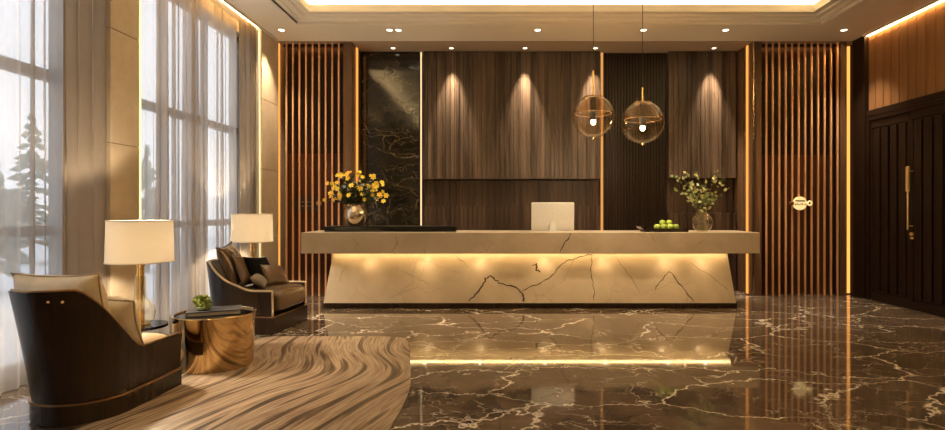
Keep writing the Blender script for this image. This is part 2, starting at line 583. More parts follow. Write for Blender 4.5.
        if parent:
            o.parent = parent
        return o


def tag(o, label, cat, group=None):
    o['label'] = label
    o['category'] = cat
    if group:
        o['group'] = group
    return o


def thing(name, label, cat, loc=(0, 0, 0), rotz=0.0, group=None, scale=None):
    o = bpy.data.objects.new(name, None)
    o.empty_display_size = 0.1
    col.objects.link(o)
    o.location = loc
    o.rotation_euler = (0, 0, rotz)
    if scale:
        o.scale = (scale,) * 3
    return tag(o, label, cat, group)


def struct(o):
    o['kind'] = 'structure'
    return o


def dup(root, loc, rotz=0.0, label=None, scale=None, name=None):
    r = root.copy()
    col.objects.link(r)
    r.location = loc
    r.rotation_euler = (0, 0, rotz)
    if scale:
        r.scale = (scale,) * 3
    if label:
        r['label'] = label
    for ch in list(root.children):
        c = ch.copy()
        col.objects.link(c)
        c.parent = r
        for g in list(ch.children):
            d = g.copy()
            col.objects.link(d)
            d.parent = c
    return r


def point(name, loc, watts, colr, radius=0.03, parent=None):
    l = bpy.data.lights.new(name, 'POINT')
    l.energy = watts
    l.color = colr
    l.shadow_soft_size = radius
    o = bpy.data.objects.new(name, l)
    col.objects.link(o)
    o.location = loc
    if parent:
        o.parent = parent
    return o


def spot(name, loc, target, watts, colr, size=60, blend=0.6, radius=0.03, parent=None):
    l = bpy.data.lights.new(name, 'SPOT')
    l.energy = watts
    l.color = colr
    l.spot_size = R(size)
    l.spot_blend = blend
    l.shadow_soft_size = radius
    o = bpy.data.objects.new(name, l)
    col.objects.link(o)
    o.location = loc
    d = Vector(target) if parent else Vector(target) - Vector(loc)
    o.rotation_euler = d.to_track_quat('-Z', 'Y').to_euler()
    if parent:
        o.parent = parent
    return o


# ------------------------------------------------------------------ the shell
XL, XR, YB, YF, H = -3.55, 5.65, 9.16, -2.0, 4.06
YS = 8.60          # plane of the slat screens
XRL, XRR = PX(352, YS), PX(752, YS)     # cheeks of the recess behind the desk

struct(MB().box(-4.1, 6.0, -2.2, 9.6, -0.2, 0.0).build('floor', 'floor'))
# main ceiling: four slabs round the tray
TX0, TX1, TY0, TY1 = -2.93, 4.64, -1.0, 7.80      # outer moulding edge
c = MB()
CO = 0.42    # how far the cove reaches out over the slabs
c.box(-4.1, TX0, -2.2, YS, H, H + 0.05)
c.box(TX1, 6.0, -2.2, YS, H, H + 0.05)
c.box(TX0, TX1, -2.2, TY0, H, H + 0.05)
c.box(TX0, TX1, TY1, YS, H, H + 0.05)
c.box(TX0 - CO, TX1 + CO, TY0 - CO, TY1 + CO, 4.47, 4.55)
c.box(TX0 - CO - 0.05, TX0 - CO, TY0 - CO, TY1 + CO, H, 4.5)
c.box(TX1 + CO, TX1 + CO + 0.05, TY0 - CO, TY1 + CO, H, 4.5)
c.box(TX0 - CO, TX1 + CO, TY0 - CO - 0.05, TY0 - CO, H, 4.5)
c.box(TX0 - CO, TX1 + CO, TY1 + CO, TY1 + CO + 0.05, H, 4.5)
ceiling = struct(c.build('ceiling', 'ceil'))
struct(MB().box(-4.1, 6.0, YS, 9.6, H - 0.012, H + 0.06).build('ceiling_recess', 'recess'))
# stepped moulding frame of the tray
prof = [(0.0, H - 0.004), (0.0, H + 0.03), (0.06, H + 0.035), (0.075, H + 0.05), (0.16, H + 0.055), (0.175, H + 0.075),
        (0.27, H + 0.075), (0.27, H + 0.175), (0.235, H + 0.175), (0.235, H + 0.10), (-0.02, H + 0.10), (-0.02, H - 0.004)]
c = MB()
rows = []
for d, z in prof:
    rows.append([(TX0 + d, TY0 + d, z), (TX1 - d, TY0 + d, z), (TX1 - d, TY1 - d, z), (TX0 + d, TY1 - d, z)])
c.grid(rows, closed_u=True)
struct(c.build('trim_1', 'ceil'))

# side and back walls
b = MB()
b.box(-4.0, XL - 0.02, -2.2, 2.2, 0, H)
b.box(-4.0, XL - 0.02, 4.88, 5.28, 0, H)
b.box(-4.0, XL - 0.02, 7.96, 9.4, 0, H)
b.box(-4.0, XL - 0.18, 2.2, 4.88, 3.9, H)
b.box(-4.0, XL - 0.18, 5.28, 7.96, 3.9, H)
struct(b.build('wall_left', 'stone'))
struct(MB().box(-4.1, 6.0, -2.2, YF, 0, H).build('wall_front', 'ceil'))
b = MB()
b.box(-4.0, 6.0, 9.42, 9.6, 0, H)
b.box(XRL - 0.3, XRL, YS + 0.3, 9.42, 0, H - 0.012)
b.box(XRR, XRR + 0.3, YS + 0.3, 9.42, 0, H - 0.012)
struct(b.build('wall_back', 'brown_wall'))
b = MB()
b.box(XR + 0.06, 6.0, -2.2, 9.42, 0, H)
struct(b.build('wall_right', 'door'))


def pier(y0, y1, label):
    t = thing('stone_pier', label, 'pier', (XL, (y0 + y1) / 2, 0))
    h = (y1 - y0) / 2
    zs = [0.0, 0.93, 1.98, 3.02, H - 0.01]
    b = MB()
    for z0, z1 in zip(zs, zs[1:]):
        b.box(-0.02, 0.03, -h, h, z0 + 0.004, z1 - 0.004, bev=0.003)
    b.build('stone_facing', 'stone', t)
    MB().box(-0.02, 0.018, -h + 0.005, h - 0.005, 0, H - 0.012).build('joint', 'joint', t)
    return t


pier(4.88, 5.27, 'tan stone pier between the two tall curtained windows')
pier(7.98, YS - 0.02, 'narrow tan stone pier beside the slat screen at the end of the curtains')


def strip(label, x0, x1, y0, y1, z0, z1, m, group=None):
    o = MB().box(x0, x1, y0, y1, z0, z1).build('light_strip', m)
    return tag(o, label, 'light strip', group)


strip('upright pale yellow light strip on the far edge of the stone pier between the windows', XL - 0.02, XL + 0.02, 5.285, 5.315, 0.02, H - 0.01, 'led_column')
strip('upright pale yellow light strip where the far curtains meet the narrow stone pier', XL - 0.02, XL + 0.015, 7.93, 7.965, 0.02, H - 0.01, 'led_column')


def window(n, y0, y1, mull):
    t = struct(bpy.data.objects.new('window_%d' % n, None))
    col.objects.link(t)
    t.location = (-3.87, (y0 + y1) / 2, 0)
    h = (y1 - y0) / 2
    f = MB()
    f.box(-0.04, 0.04, -h, -h + 0.06, 0, 3.9)
    f.box(-0.04, 0.04, h - 0.06, h, 0, 3.9)
    for z0, z1 in ((0, 0.14), (1.16, 1.24), (2.47, 2.56), (3.84, 3.9)):
        f.box(-0.04, 0.04, -h, h, z0, z1)
    for my in mull:
        f.box(-0.035, 0.035, my - (y0 + y1) / 2 - 0.03, my - (y0 + y1) / 2 + 0.03, 0, 3.9)
    f.build('frame', 'frame', t)
    MB().box(-0.006, 0.006, -h, h, 0.02, 3.88).build('pane', 'pane', t)


window(1, 2.2, 4.88, (3.55, 4.70))
window(2, 5.28, 7.96, (6.17, 7.06))

# outside
struct(MB().box(-40, -4.05, -15, 30, -0.3, -0.12).build('ground_outside', 'snow'))
tl = ['bare-looking conifer outside the near window', 'conifer outside the near window, further back', 'conifer outside the far window',
      'tall conifer far outside between the windows']
for i, (x, y, h) in enumerate([(-6.9, 6.6, 2.1), (-9.0, 9.6, 2.6), (-8.5, 13.0, 3.0), (-13, 15.0, 4.2)]):
    t = thing('conifer_tree', tl[i], 'tree', (x, y, -0.12))
    MB().tube([(0, 0, 0), (0, 0, h)], [0.07, 0.02], 8).build('trunk', 'bark', t)
    b = MB()
    rr = random.Random(i)
    for k in range(130):
        z = h * (0.14 + 0.86 * rr.random())
        L = (1.05 - z / h) * h * 0.32 * rr.uniform(0.6, 1)
        a = rr.uniform(0, 2 * PI)
        d = Vector((math.cos(a), math.sin(a), -0.25))
        s = Vector((-math.sin(a), math.cos(a), 0)) * L * 0.22
        p0 = Vector((0, 0, z))
        b.face([p0, p0 + d * L * 0.6 + s, p0 + d * L, p0 + d * L * 0.6 - s])
        b.face([p0 + Vector((0, 0, .03)), p0 + d * L * 0.6 + Vector((0, 0, .1)), p0 + d * L, p0 + d * L * 0.6 - Vector((0, 0, .1))])
    b.build('crown', 'foliage', t, recalc=False)


# ------------------------------------------------------------------ curtains
def curtain(name, label, y0, y1, x, m, wl, amp, seed, z1=H - 0.03, gather=0.0):
    rr = random.Random(seed)
    n = int((y1 - y0) / 0.012)
    folds, ph = [], 0.0
    xs = []
    wlen = wl
    for i in range(n + 1):
        if i % 9 == 0:
            wlen = wl * rr.uniform(0.65, 1.6)
        ph += 0.012 / wlen * 2 * PI
        xs.append(ph)
    amps = []
    for i in range(n + 1):
        yy = (y1 - y0) * i / n
        k = 0.5 + 0.5 * math.sin(yy * 7.3 + seed) * math.cos(yy * 3.1 + 2 * seed)
        k = max(gather, min(1.0, (k - 0.25) * 2.0))
        amps.append(amp * (0.12 + 1.15 * k))
    rows = []
    for k in range(13):
        z = 0.012 + (z1 - 0.012) * k / 12
        fz = 1.15 - 0.35 * k / 12
        r = []
        for i, p in enumerate(xs):
            y = y0 + (y1 - y0) * i / n
            dx = amps[i] * fz * math.sin(p + 0.35 * math.sin(z * 0.9 + p * 0.2))
            dy = 0.35 * amps[i] * math.sin(2 * p)
            r.append((dx, y - (y0 + y1) / 2 + dy, z))
        rows.append(r)
    b = MB()
    b.grid(rows)
    o = b.build(name, m, None, (x, (y0 + y1) / 2, 0), smooth=180, recalc=False)
    tag(o, label, 'curtain')
    return o


XC = XL - 0.075
curtain('sheer_curtain', 'pale sheer curtain across the near window behind the dark wood armchair', 2.6, 4.70, XC - 0.06, 'sheer', 0.12, 0.055, 3)
curtain('linen_drape', 'taupe linen drape bunched against the near side of the stone pier', 4.36, 4.88, XC + 0.06, 'drape', 0.11, 0.036, 5, gather=0.7)
curtain('sheer_curtain', 'pale sheer curtain across the far window behind the two lamps', 5.33, 7.60, XC - 0.06, 'sheer', 0.12, 0.055, 9)
curtain('linen_drape', 'taupe linen drape bunched at the far end of the windows', 7.34, 7.92, XC + 0.06, 'drape', 0.12, 0.036, 12, gather=0.7)
for lab, y0, y1 in (('warm light strip in the ceiling slot over the near curtains', 2.3, 4.86), ('warm light strip in the ceiling slot over the far curtains', 5.33, 7.92)):
    strip(lab, XL - 0.012, XL + 0.004, y0, y1, H - 0.022, H - 0.004, 'led_curtain')

o = struct(MB().box(XL + 0.035, XL + 0.05, -2.0, 8.5, H - 0.04, H + 0.001).build('trim_2', 'ceil'))  # lip added below the ceiling to hide the curtain light strips from view
o = struct(MB().box(XR - 0.075, XR - 0.06, -2.0, 8.29, H - 0.035, H + 0.001).build('trim_3', 'ceil'))  # added lip that keeps the wall cove strip out of sight
# ------------------------------------------------------------------ slat screens
YP = 8.86


def screen(x0, x1, us, label, zsplit, side_left):
    t = thing('slat_screen', label, 'screen', ((x0 + x1) / 2, YS, 0))
    cx = (x0 + x1) / 2
    for u in us:
        x = PX(u, YS) - cx
        MB().box(x - 0.011, x + 0.011, 0.0, 0.03, 0.0, H - 0.014, bev=0.002).build('slat', 'slat', t)
    MB().box(x0 - cx, x1 - cx, YP - YS, YP - YS + 0.05, zsplit, H - 0.014).build('upper_backing', 'dark_panel', t)
    MB().box(x0 - cx, x1 - cx, YP - YS - 0.02, YP - YS + 0.05, 0.0, zsplit).build('lower_backing', 'copper_panel', t)
    MB().box(x0 - cx, x1 - cx, YP - YS - 0.028, YP - YS - 0.018, zsplit - 0.02, zsplit + 0.005).build('rail', 'copper_panel', t)
    MB().box(x0 - cx + 0.02, x1 - cx - 0.02, 0.15, 0.18, H - 0.034, H - 0.016).build('top_light', 'led_top', t)
    MB().box(x0 - cx, x1 - cx, 0.112, 0.124, H - 0.055, H - 0.014).build('added_lip', 'dark_panel', t)  # added in front of the top strip so that only its glow shows
    return t


xs0, xs1 = PX(281, YS), PX(343, YS)
screen(XL + 0.06, xs1, [286.1 + 6.55 * i for i in range(9)], 'left screen of thin bronze slats beside the windows, before glossy brown panels', PZ(154, YP), True)
xr0, xr1 = PX(762, YS), PX(844, YS)
screen(xr0, xr1, [766.8 + 6.47 * i for i in range(12)], 'right screen of thin bronze slats with a round gold emblem, before glossy brown panels', PZ(155, YP), False)
# flat brown posts beside the screens
for lab, x0, x1 in (('smooth brown wooden post between the left slats and the orange light strip', xs1 + 0.005, XRL - 0.0),
                    ('smooth brown wooden post between the reception recess and the right slats', XRR, xr0 - 0.005)):
    o = MB().box(x0, x1, YS, YS + 0.29, 0, H - 0.014, bev=0.004).build('wood_post', 'brown_wall')
    tag(o, lab, 'post')
o = MB().box(5.60, XR + 0.058, 8.30, 8.585, 0, H - 0.004, bev=0.004).build('wood_post', 'door')
tag(o, 'dark wooden post in the right corner between slats and door wall', 'post')
strip('orange light strip in the left corner between stone pier and slats', XL + 0.005, XL + 0.035, YS + 0.01, YS + 0.035, 0.02, H - 0.03, 'led_orange')
strip('orange light strip on the left side of the recess beside the black marble', XRL + 0.002, XRL + 0.02, 8.83, 8.90, 0.02, H - 0.03, 'led_orange')
strip('orange light strip on the right side of the recess behind the desk end', XRR - 0.02, XRR - 0.002, 8.72, 8.77, 0.02, H - 0.03, 'led_orange')
strip('orange light strip in the right corner between slats and dark post', 5.652, 5.69, YS + 0.18, YS + 0.199, 0.02, H - 0.03, 'led_corner')
o = MB().box(5.425, 5.497, YS + 0.0, YS + 0.03, 0, H - 0.014).box(5.503, 5.51, YS + 0.0, YS + 0.075, 0, H - 0.014).box(5.458, 5.466, YS + 0.0, YS + 0.20, 0, H - 0.014).build('wood_post', 'brown_wall')  # made-up fin with side shields, added to hide and block the corner light
tag(o, 'slim upright brown fin added at the right edge of the right slats to shield the orange strip', 'post')
o = MB().box(xr1 + 0.005, XR + 0.058, YS + 0.20, YS + 0.24, 0, H - 0.014).build('wall_panel', 'tan_wood')
tag(o, 'narrow wooden strip of wall lit orange in the right corner beside the slats', 'wall panel')
# pale edge of a glass leaf before the right post
o = MB().box(XRR + 0.004, XRR + 0.022, YS - 0.03, YS - 0.004, 0.0, H - 0.004).build('edge_trim', 'silver')
tag(o, 'thin pale metal edge trim on the post at the right end of the recess', 'trim')

# ------------------------------------------------------------------ back wall panelling


def fluted(name, label, x0, x1, z0, z1, yf, yb, pitch, m, groove=0.006, depth=0.012):
    n = max(1, round((x1 - x0) / pitch))
    p = (x1 - x0) / n
    b = MB()
    cx = (x0 + x1) / 2
    for i in range(n):
        xa = x0 + i * p - cx
        b.box(xa + groove / 2, xa + p - groove / 2, 0, depth + 0.004, 0, z1 - z0, bev=0.002)
    b.box(x0 - cx, x1 - cx, depth, yb - yf, 0, z1 - z0)
    o = b.build(name, m, None, (cx, yf, z0))
    return tag(o, label, 'wall panel')


YU = 9.10
XM = PX(421, YU)       # strip between black marble and walnut
XF0, XF1 = PX(605, YU), PX(668.5, YU)
zu = PZ(179, YU)
zl = PZ(206, YU)
o = MB().box(-(XM - XRL) / 2 + 0.02, (XM - XRL) / 2 - 0.03, 0, 0.1, 0, H - 0.016).build('marble_panel', 'black_marble', None, ((XM + XRL) / 2, YU + 0.02, 0))
tag(o, 'tall black marble wall panel with fine gold veins behind the yellow flowers', 'wall panel')
xw0, xw1 = XM + 0.035, PX(600, YU)
fluted('walnut_panel', 'large upper walnut wall panel with vertical grooves behind the computer monitor', xw0, xw1, zu, H - 0.016, YU, 9.41, 0.076, 'walnut')
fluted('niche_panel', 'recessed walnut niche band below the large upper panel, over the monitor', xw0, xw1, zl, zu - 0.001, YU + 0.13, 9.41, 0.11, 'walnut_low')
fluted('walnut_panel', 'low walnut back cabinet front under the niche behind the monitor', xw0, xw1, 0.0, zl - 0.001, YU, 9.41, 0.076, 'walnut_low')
fluted('fluted_panel', 'dark fluted wall panel between the two walnut panels, behind the right pendant', XF0, XF1, 0, H - 0.016, YU + 0.10, 9.41, 0.052, 'fluted', 0.016, 0.02)
xq1 = XRR - 0.03
zu2 = PZ(178, YU)
fluted('walnut_panel', 'narrow upper walnut wall panel at the right, above the leafy branches', XF1 + 0.01, xq1, zu2, H - 0.016, YU, 9.41, 0.076, 'walnut')
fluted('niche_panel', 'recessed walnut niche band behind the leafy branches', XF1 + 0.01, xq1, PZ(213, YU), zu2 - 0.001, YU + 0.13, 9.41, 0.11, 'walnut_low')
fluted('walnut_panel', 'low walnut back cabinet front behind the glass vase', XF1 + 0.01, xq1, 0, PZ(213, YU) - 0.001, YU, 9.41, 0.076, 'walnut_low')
strip('upright pale yellow light strip between the black marble and the walnut panel', XM - 0.009, XM + 0.010, YU - 0.005, YU + 0.03, 0.02, H - 0.03, 'led_yellow')
strip('upright golden light strip between the walnut panel and the dark fluted panel', PX(601.2, YU), PX(603.4, YU), YU + 0.02, YU + 0.05, 0.02, H - 0.03, 'led_gold')

# ------------------------------------------------------------------ right wall: cladding and door
ZL = 2.79
t = thing('wall_cladding', 'tan wooden wall cladding of upright boards above the dark double door', 'wall panel', (XR, 5.0, ZL + 0.10))
b = MB()
y = 8.29
while y > 1.0:
    b.box(0.0, 0.05, y - 0.16 - 5.0, y - 0.014 - 5.0, 0, H - ZL - 0.15, bev=0.003)
    y -= 0.16
b.build('board', 'tan_wood', t)
MB().box(0.03, 0.058, -4.0, 3.29, 0, H - ZL - 0.15).build('backing', 'door', t)
MB().box(-0.025, 0.058, -4.0, 3.29, -0.10, -0.002, bev=0.004).build('ledge', 'door', t)
strip('long amber light strip in the cove above the tan wall cladding', XR - 0.03, XR + 0.02, 1.0, 8.29, H - 0.022, H - 0.004, 'led_wall')

d1 = struct(bpy.data.objects.new('door_1', None))
col.objects.link(d1)
d1.location = (XR, 7.44, 0)
MB().box(-0.02, 0.058, 0.80, 0.86, 0, ZL - 0.002).box(-0.02, 0.058, -0.86 - 2.4, -0.80 - 2.4, 0, ZL - 0.002).box(-0.02, 0.058, -3.2, 0.80, ZL - 0.06, ZL - 0.002).build('door_frame', 'door', d1)


def leaf(y0, y1, handle):
    b = MB()
    b.box(0.02, 0.057, y0, y1, 0.008, ZL - 0.064)
    n = 4
    p = (y1 - y0 - 0.10) / n
    for i in range(n):
        ya = y0 + 0.05 + i * p
        b.box(-0.008, 0.03, ya + 0.022, ya + p - 0.022, 0.16, ZL - 0.20, bev=0.006)
    b.box(0.0, 0.03, y0, y1, 0.008, 0.12, bev=0.004)
    b.box(0.0, 0.03, y0, y1, ZL - 0.18, ZL - 0.066, bev=0.004)
    b.box(0.0, 0.03, y0, y0 + 0.05, 0.12, ZL - 0.18)
    b.box(0.0, 0.03, y1 - 0.05, y1, 0.12, ZL - 0.18)
    lf = b.build('door_leaf', 'door', d1)
    return lf


leaf(0.003, 0.795, True)
l1 = leaf(-0.795, -0.003, False)
leaf(-1.60, -0.80, False)
leaf(-2.40, -1.605, False)
b = MB()
yh = -0.05
b.box(-0.085, -0.055, yh - 0.024, yh + 0.024, 1.62, 1.97, bev=0.006)
b.tube([(-0.07, yh, 1.10), (-0.07, yh, 1.64)], 0.011, 10)
b.tube([(-0.07, yh, 1.9), (0.0, yh, 1.9)], 0.009, 8).tube([(-0.07, yh, 1.15), (0.0, yh, 1.15)], 0.009, 8)
h1 = b.build('handle', 'gold_paint', l1)
b = MB()
b.tube([(-0.03, yh, 1.04), (0.0, yh, 1.04)], 0.025, 14)
b.tube([(-0.03, yh, 0.985), (0.0, yh, 0.985)], 0.016, 12)
b.build('lock', 'gold_paint', l1)

# ------------------------------------------------------------------ reception desk
YD = 7.40
dx0, dx1 = PX(301, YD), PX(760, YD)
ztop, zbot = PZ(232.5, YD), PZ(253.5, YD)
desk = thing('reception_desk', 'long beige marble reception desk with an overhanging slab top and cracked dark veins', 'reception desk', (0.4, 7.8, 0))
ox, oy = -0.4, -7.8


def ribbon(b, pts, y, wd, m, ang=None, seed=0):
    """thin inlaid vein on a front face; pts=(x,z)"""
    rr = random.Random(seed)
    fine = []
    for (x0, z0), (x1, z1) in zip(pts, pts[1:]):
        k = 5
        for i in range(k):
            s = i / k
            fine.append((x0 + (x1 - x0) * s + rr.uniform(-.012, .012), z0 + (z1 - z0) * s + rr.uniform(-.010, .010)))
    fine.append(pts[-1])
    L = []
    n = len(fine)
    for i, (x, z) in enumerate(fine):
        a = fine[max(0, i - 1)]
        c_ = fine[min(n - 1, i + 1)]
        dx, dz = c_[0] - a[0], c_[1] - a[1]
        l = math.hypot(dx, dz) or 1
        ww = wd * (0.55 + 0.9 * rr.random()) * (0.35 if i in (0, n - 1) else 1)
        yy = y(z) if callable(y) else y
        L.append([(x - dz / l * ww, yy, z + dx / l * ww), (x + dz / l * ww, yy, z - dx / l * ww)])
    b.grid(L, m)


b = MB()
b.box(dx0 + ox, dx1 + ox, YD + oy, 8.22 + oy, zbot, ztop, bev=0.006)


def SP(u, v, y=YD):
    return (PX(u, y) + ox, PZ(v, y))


for pts, wd, m in (([(571, 233), (566, 241), (560, 252)], 0.006, 1), ([(395, 236), (398, 243), (391, 252)], 0.003, 2), ([(650, 233), (655, 243)], 0.003, 2),
                   ([(352, 238), (360, 247)], 0.003, 2), ([(480, 243), (488, 252)], 0.002, 2), ([(705, 239), (690, 252)], 0.002, 2)):
    ribbon(b, [SP(*p) for p in pts], YD + oy - 0.0008, wd, m, seed=int(pts[0][0]))
b.build('countertop', ['desk', 'vein', 'vein2'], desk)
# base: leaning front and splayed ends
yb0, yb1 = 7.52, 7.72        # front at the bottom, at the top
bx0b, bx1b = PX(323.5, yb0), PX(736, yb0)
bx0t, bx1t = PX(333.5, yb1), PX(727, yb1)
zb0 = 0.075
ztp = zbot - 0.002
b = MB()
A = [(bx0b, yb0, zb0), (bx1b, yb0, zb0), (bx1b, 8.15, zb0), (bx0b, 8.15, zb0)]
B = [(bx0t, yb1, ztp), (bx1t, yb1, ztp), (bx1t, 8.10, ztp), (bx0t, 8.10, ztp)]
A = [b.b.verts.new((x + ox, y + oy, z)) for x, y, z in A]
B = [b.b.verts.new((x + ox, y + oy, z)) for x, y, z in B]
b.b.faces.new(A[::-1])
b.b.faces.new(B)
for i in range(4):
    j = (i + 1) % 4
    b.b.faces.new((A[i], A[j], B[j], B[i]))


def yfront(z):
    return yb0 + (yb1 - yb0) * (z - zb0) / (ztp - zb0) + oy - 0.0015


def BP(u, v):
    # pixel onto the leaning front
    y = 7.6
    for _ in range(8):
        z = PZ(v, y)
        y = yb0 + (yb1 - yb0) * (z - zb0) / (ztp - zb0)
    return (PX(u, y) + ox, PZ(v, y))


V = [([(469, 301), (480, 290), (486, 279), (491, 276), (499, 283), (518, 288), (523, 294), (524, 302)], 0.012, 1),
     ([(522, 291), (540, 283), (553, 275), (560, 265), (566, 261), (580, 257), (593, 254)], 0.006, 1),
     ([(592, 255), (591, 270), (594, 290), (594, 301)], 0.005, 1),
     ([(536, 263), (537, 270), (540, 272)], 0.010, 1), ([(531, 266), (536, 264)], 0.006, 1),
     ([(615, 255), (628, 274), (640, 292)], 0.003, 2), ([(655, 290), (664, 277), (669, 271), (682, 286), (694, 302)], 0.006, 1),
     ([(345, 265), (339, 283)], 0.003, 2), ([(455, 255), (470, 268)], 0.003, 2), ([(400, 270), (420, 280), (430, 284)], 0.002, 2),
     ([(690, 262), (716, 280), (728, 290)], 0.003, 2)]
for pts, wd, m in V:
    ribbon(b, [BP(*p) for p in pts], yfront, wd, m, seed=int(pts[0][0]))
b.build('base', ['desk', 'vein', 'vein2'], desk)
MB().box(bx0b + ox - 0.01, bx1b + ox + 0.01, yb0 + oy - 0.012, 8.16 + oy, 0.0, zb0, bev=0.004).build('plinth', 'black_wood', desk)
MB().box(bx0t + ox, bx1t + ox, 7.60 + oy, 7.64 + oy, zbot - 0.010, zbot - 0.001).build('under_slab_light', 'led_desk', desk)
for u in (368, 425, 480, 545, 605, 668, 705):
    px_ = PX(u, 7.56) + ox
    MB().lathe([(0, -0.008), (0.02, -0.008), (0.02, 0.0), (0, 0.0)], (px_, 7.545 + oy, zbot - 0.001), 16).build('puck_light', 'lens', desk)
    spot('puck_spot', (px_, 7.545 + oy, zbot - 0.02), (0, 0.25, -1.0), 1.3, (1.0, 0.70, 0.36), 110, 1.0, 0.02, parent=desk)

# ------------------------------------------------------------------ things on the desk
o = MB().box(-0.93, 0.93, -0.12, 0.12, 0, 0.075, bev=0.006).box(-0.90, 0.90, -0.1, 0.1, 0.07, 0.083, m=1).build('plinth_tray', ['black_gloss', 'black_matt'], None, (PX(392, 7.72), 7.72, ztop))
tag(o, 'long low black tray on the left of the desk top, under the flower vase', 'tray')
ztray = ztop + 0.083

t = thing('metal_vase', 'round champagne metal vase of yellow flowers on the black tray', 'vase', (PX(356, 7.72), 7.72, ztray), scale=1.12)
MB().lathe([(0, 0), (0.075, 0), (0.085, 0.01), (0.125, 0.07), (0.148, 0.135), (0.14, 0.19), (0.105, 0.235), (0.098, 0.25), (0.115, 0.27), (0.105, 0.268), (0.09, 0.245), (0.09, 0.2), (0, 0.2)], seg=40).build('body', 'silver', t, smooth=40)
vx, vy, vz = PX(356, 7.72), 7.72, ztray + 0.246


def petal_flower(kind, label):
    """one flower whose stem foot is at the origin; unit height 1, built at size and scaled by pose"""
    return


rf = random.Random(4)


def make_flower(tip, r, m, idx):
    t = thing('yellow_flower', 'yellow lily-like flower of the bouquet in the metal vase', 'flower', (vx, vy, vz), 0, 'yellow flowers in the metal vase')
    tip = Vector(tip)
    mid = Vector((tip.x * 0.25, tip.y * 0.25, tip.z * 0.55))
    base = Vector((tip.x * 0.06, tip.y * 0.06, -0.0))
    MB().tube([base, mid, tip], [0.004, 0.0035, 0.003], 5).build('stem', 'leaf_dark', t)
    ax = (tip - mid).normalized()
    face = (ax * 0.5 + Vector((rf.uniform(-.6, .6), -0.9, rf.uniform(-.1, .6)))).normalized()
    s = face.orthogonal().normalized()
    u = face.cross(s)
    b = MB()
    for k in range(6):
        a = 2 * PI * k / 6 + idx
        d = s * math.cos(a) + u * math.sin(a)
        e = face.cross(d)
        p0 = tip
        p1 = tip + d * r * 0.55 + face * r * 0.25
        p2 = tip + d * r * 1.05 + face * r * 0.15
        b.face([p0, p1 + e * r * 0.30, p2, p1 - e * r * 0.30])
    b.build('blossom', m, t, recalc=False)
    MB().sphere(tip + face * r * 0.15, r * 0.22, 8).build('centre', 'yellow2', t, smooth=180)
    b = MB()
    for k in range(6):
        f = rf.uniform(0.45, 0.9)
        p = base.lerp(mid, min(1, f * 1.6)) if f < 0.55 else mid.lerp(tip, (f - 0.55) / 0.5)
        d = Vector((rf.uniform(-1, 1), rf.uniform(-1, .4), rf.uniform(-.2, .7))).normalized()
        e = d.orthogonal().normalized()
        L = rf.uniform(0.06, 0.11)
        b.face([p, p + d * L * .5 + e * L * .22, p + d * L, p + d * L * .5 - e * L * .22])
    b.build('foliage', 'leaf_dark', t, recalc=False)


tips = []
for i in range(62):
    for _ in range(60):
        u = rf.uniform(-0.42, 0.44)
        zt = rf.uniform(0.10, 0.52)
        if (u / 0.45) ** 2 + ((zt - 0.20) / 0.34) ** 2 < 1 and not (abs(u) < 0.1 and zt < 0.12):
            break
    y_ = rf.uniform(-0.18, 0.14)
    if y_ > -0.05 and zt < 0.1:
        y_ = -0.14
    tips.append((u, y_, zt))
for i, tp in enumerate(tips):
    make_flower(tp, rf.uniform(0.030, 0.048), 'yellow' if rf.random() < 0.8 else 'yellow2', i)

# monitor, back towards us
t = thing('computer_monitor', 'silver computer monitor seen from behind on the desk top', 'monitor', (PX(552.5, 7.9), 7.9, ztop))
tilt = Matrix.Rotation(R(6), 4, 'X')
wm = 42.5 * 7.9 / F / 2
MB().box(-wm, wm, -0.03, 0.012, 0.0, 0.41, bev=0.012, mtx=Matrix.Translation((0, 0.0, 0.012)) @ tilt).build('casing', 'monitor', t, smooth=40)
MB().box(-wm + 0.02, wm - 0.02, 0.012, 0.016, 0.03, 0.39, mtx=Matrix.Translation((0, 0.0, 0.012)) @ tilt).build('screen', 'screen', t)
b = MB()
b.prism([(-0.055, 0.0), (0.055, 0.0), (0.035, 0.13), (-0.035, 0.13)], 'Y', -0.075, -0.05)
b.box(-0.10, 0.10, -0.15, 0.05, 0.0, 0.01, bev=0.004)
b.build('stand', 'monitor', t)

# fruit bowl
bx, by = PX(662.5, 7.72), 7.66
t = thing('fruit_tray', 'shallow dark wooden tray of green apples near the right end of the desk', 'tray', (bx, by, ztop))
b = MB()
b.box(-0.30, 0.30, -0.15, 0.15, 0.0, 0.022, bev=0.004)
b.prism([(-0.30, 0.02), (-0.36, 0.075), (-0.345, 0.08), (-0.28, 0.022)], 'Y', -0.15, 0.15)
b.box(0.285, 0.30, -0.15, 0.15, 0.02, 0.05).box(-0.30, 0.30, -0.15, -0.138, 0.02, 0.05).box(-0.30, 0.30, 0.138, 0.15, 0.02, 0.05)
b.build('tray_body', 'black_wood', t)
rk = random.Random(8)
apos = [(-0.14, -0.08, 0), (-0.03, -0.085, 0), (0.08, -0.08, 0), (0.185, -0.07, 0), (-0.09, 0.045, 0), (0.03, 0.045, 0), (0.14, 0.05, 0), (-0.03, -0.02, 1), (0.085, -0.015, 1)]
ar = 0.052
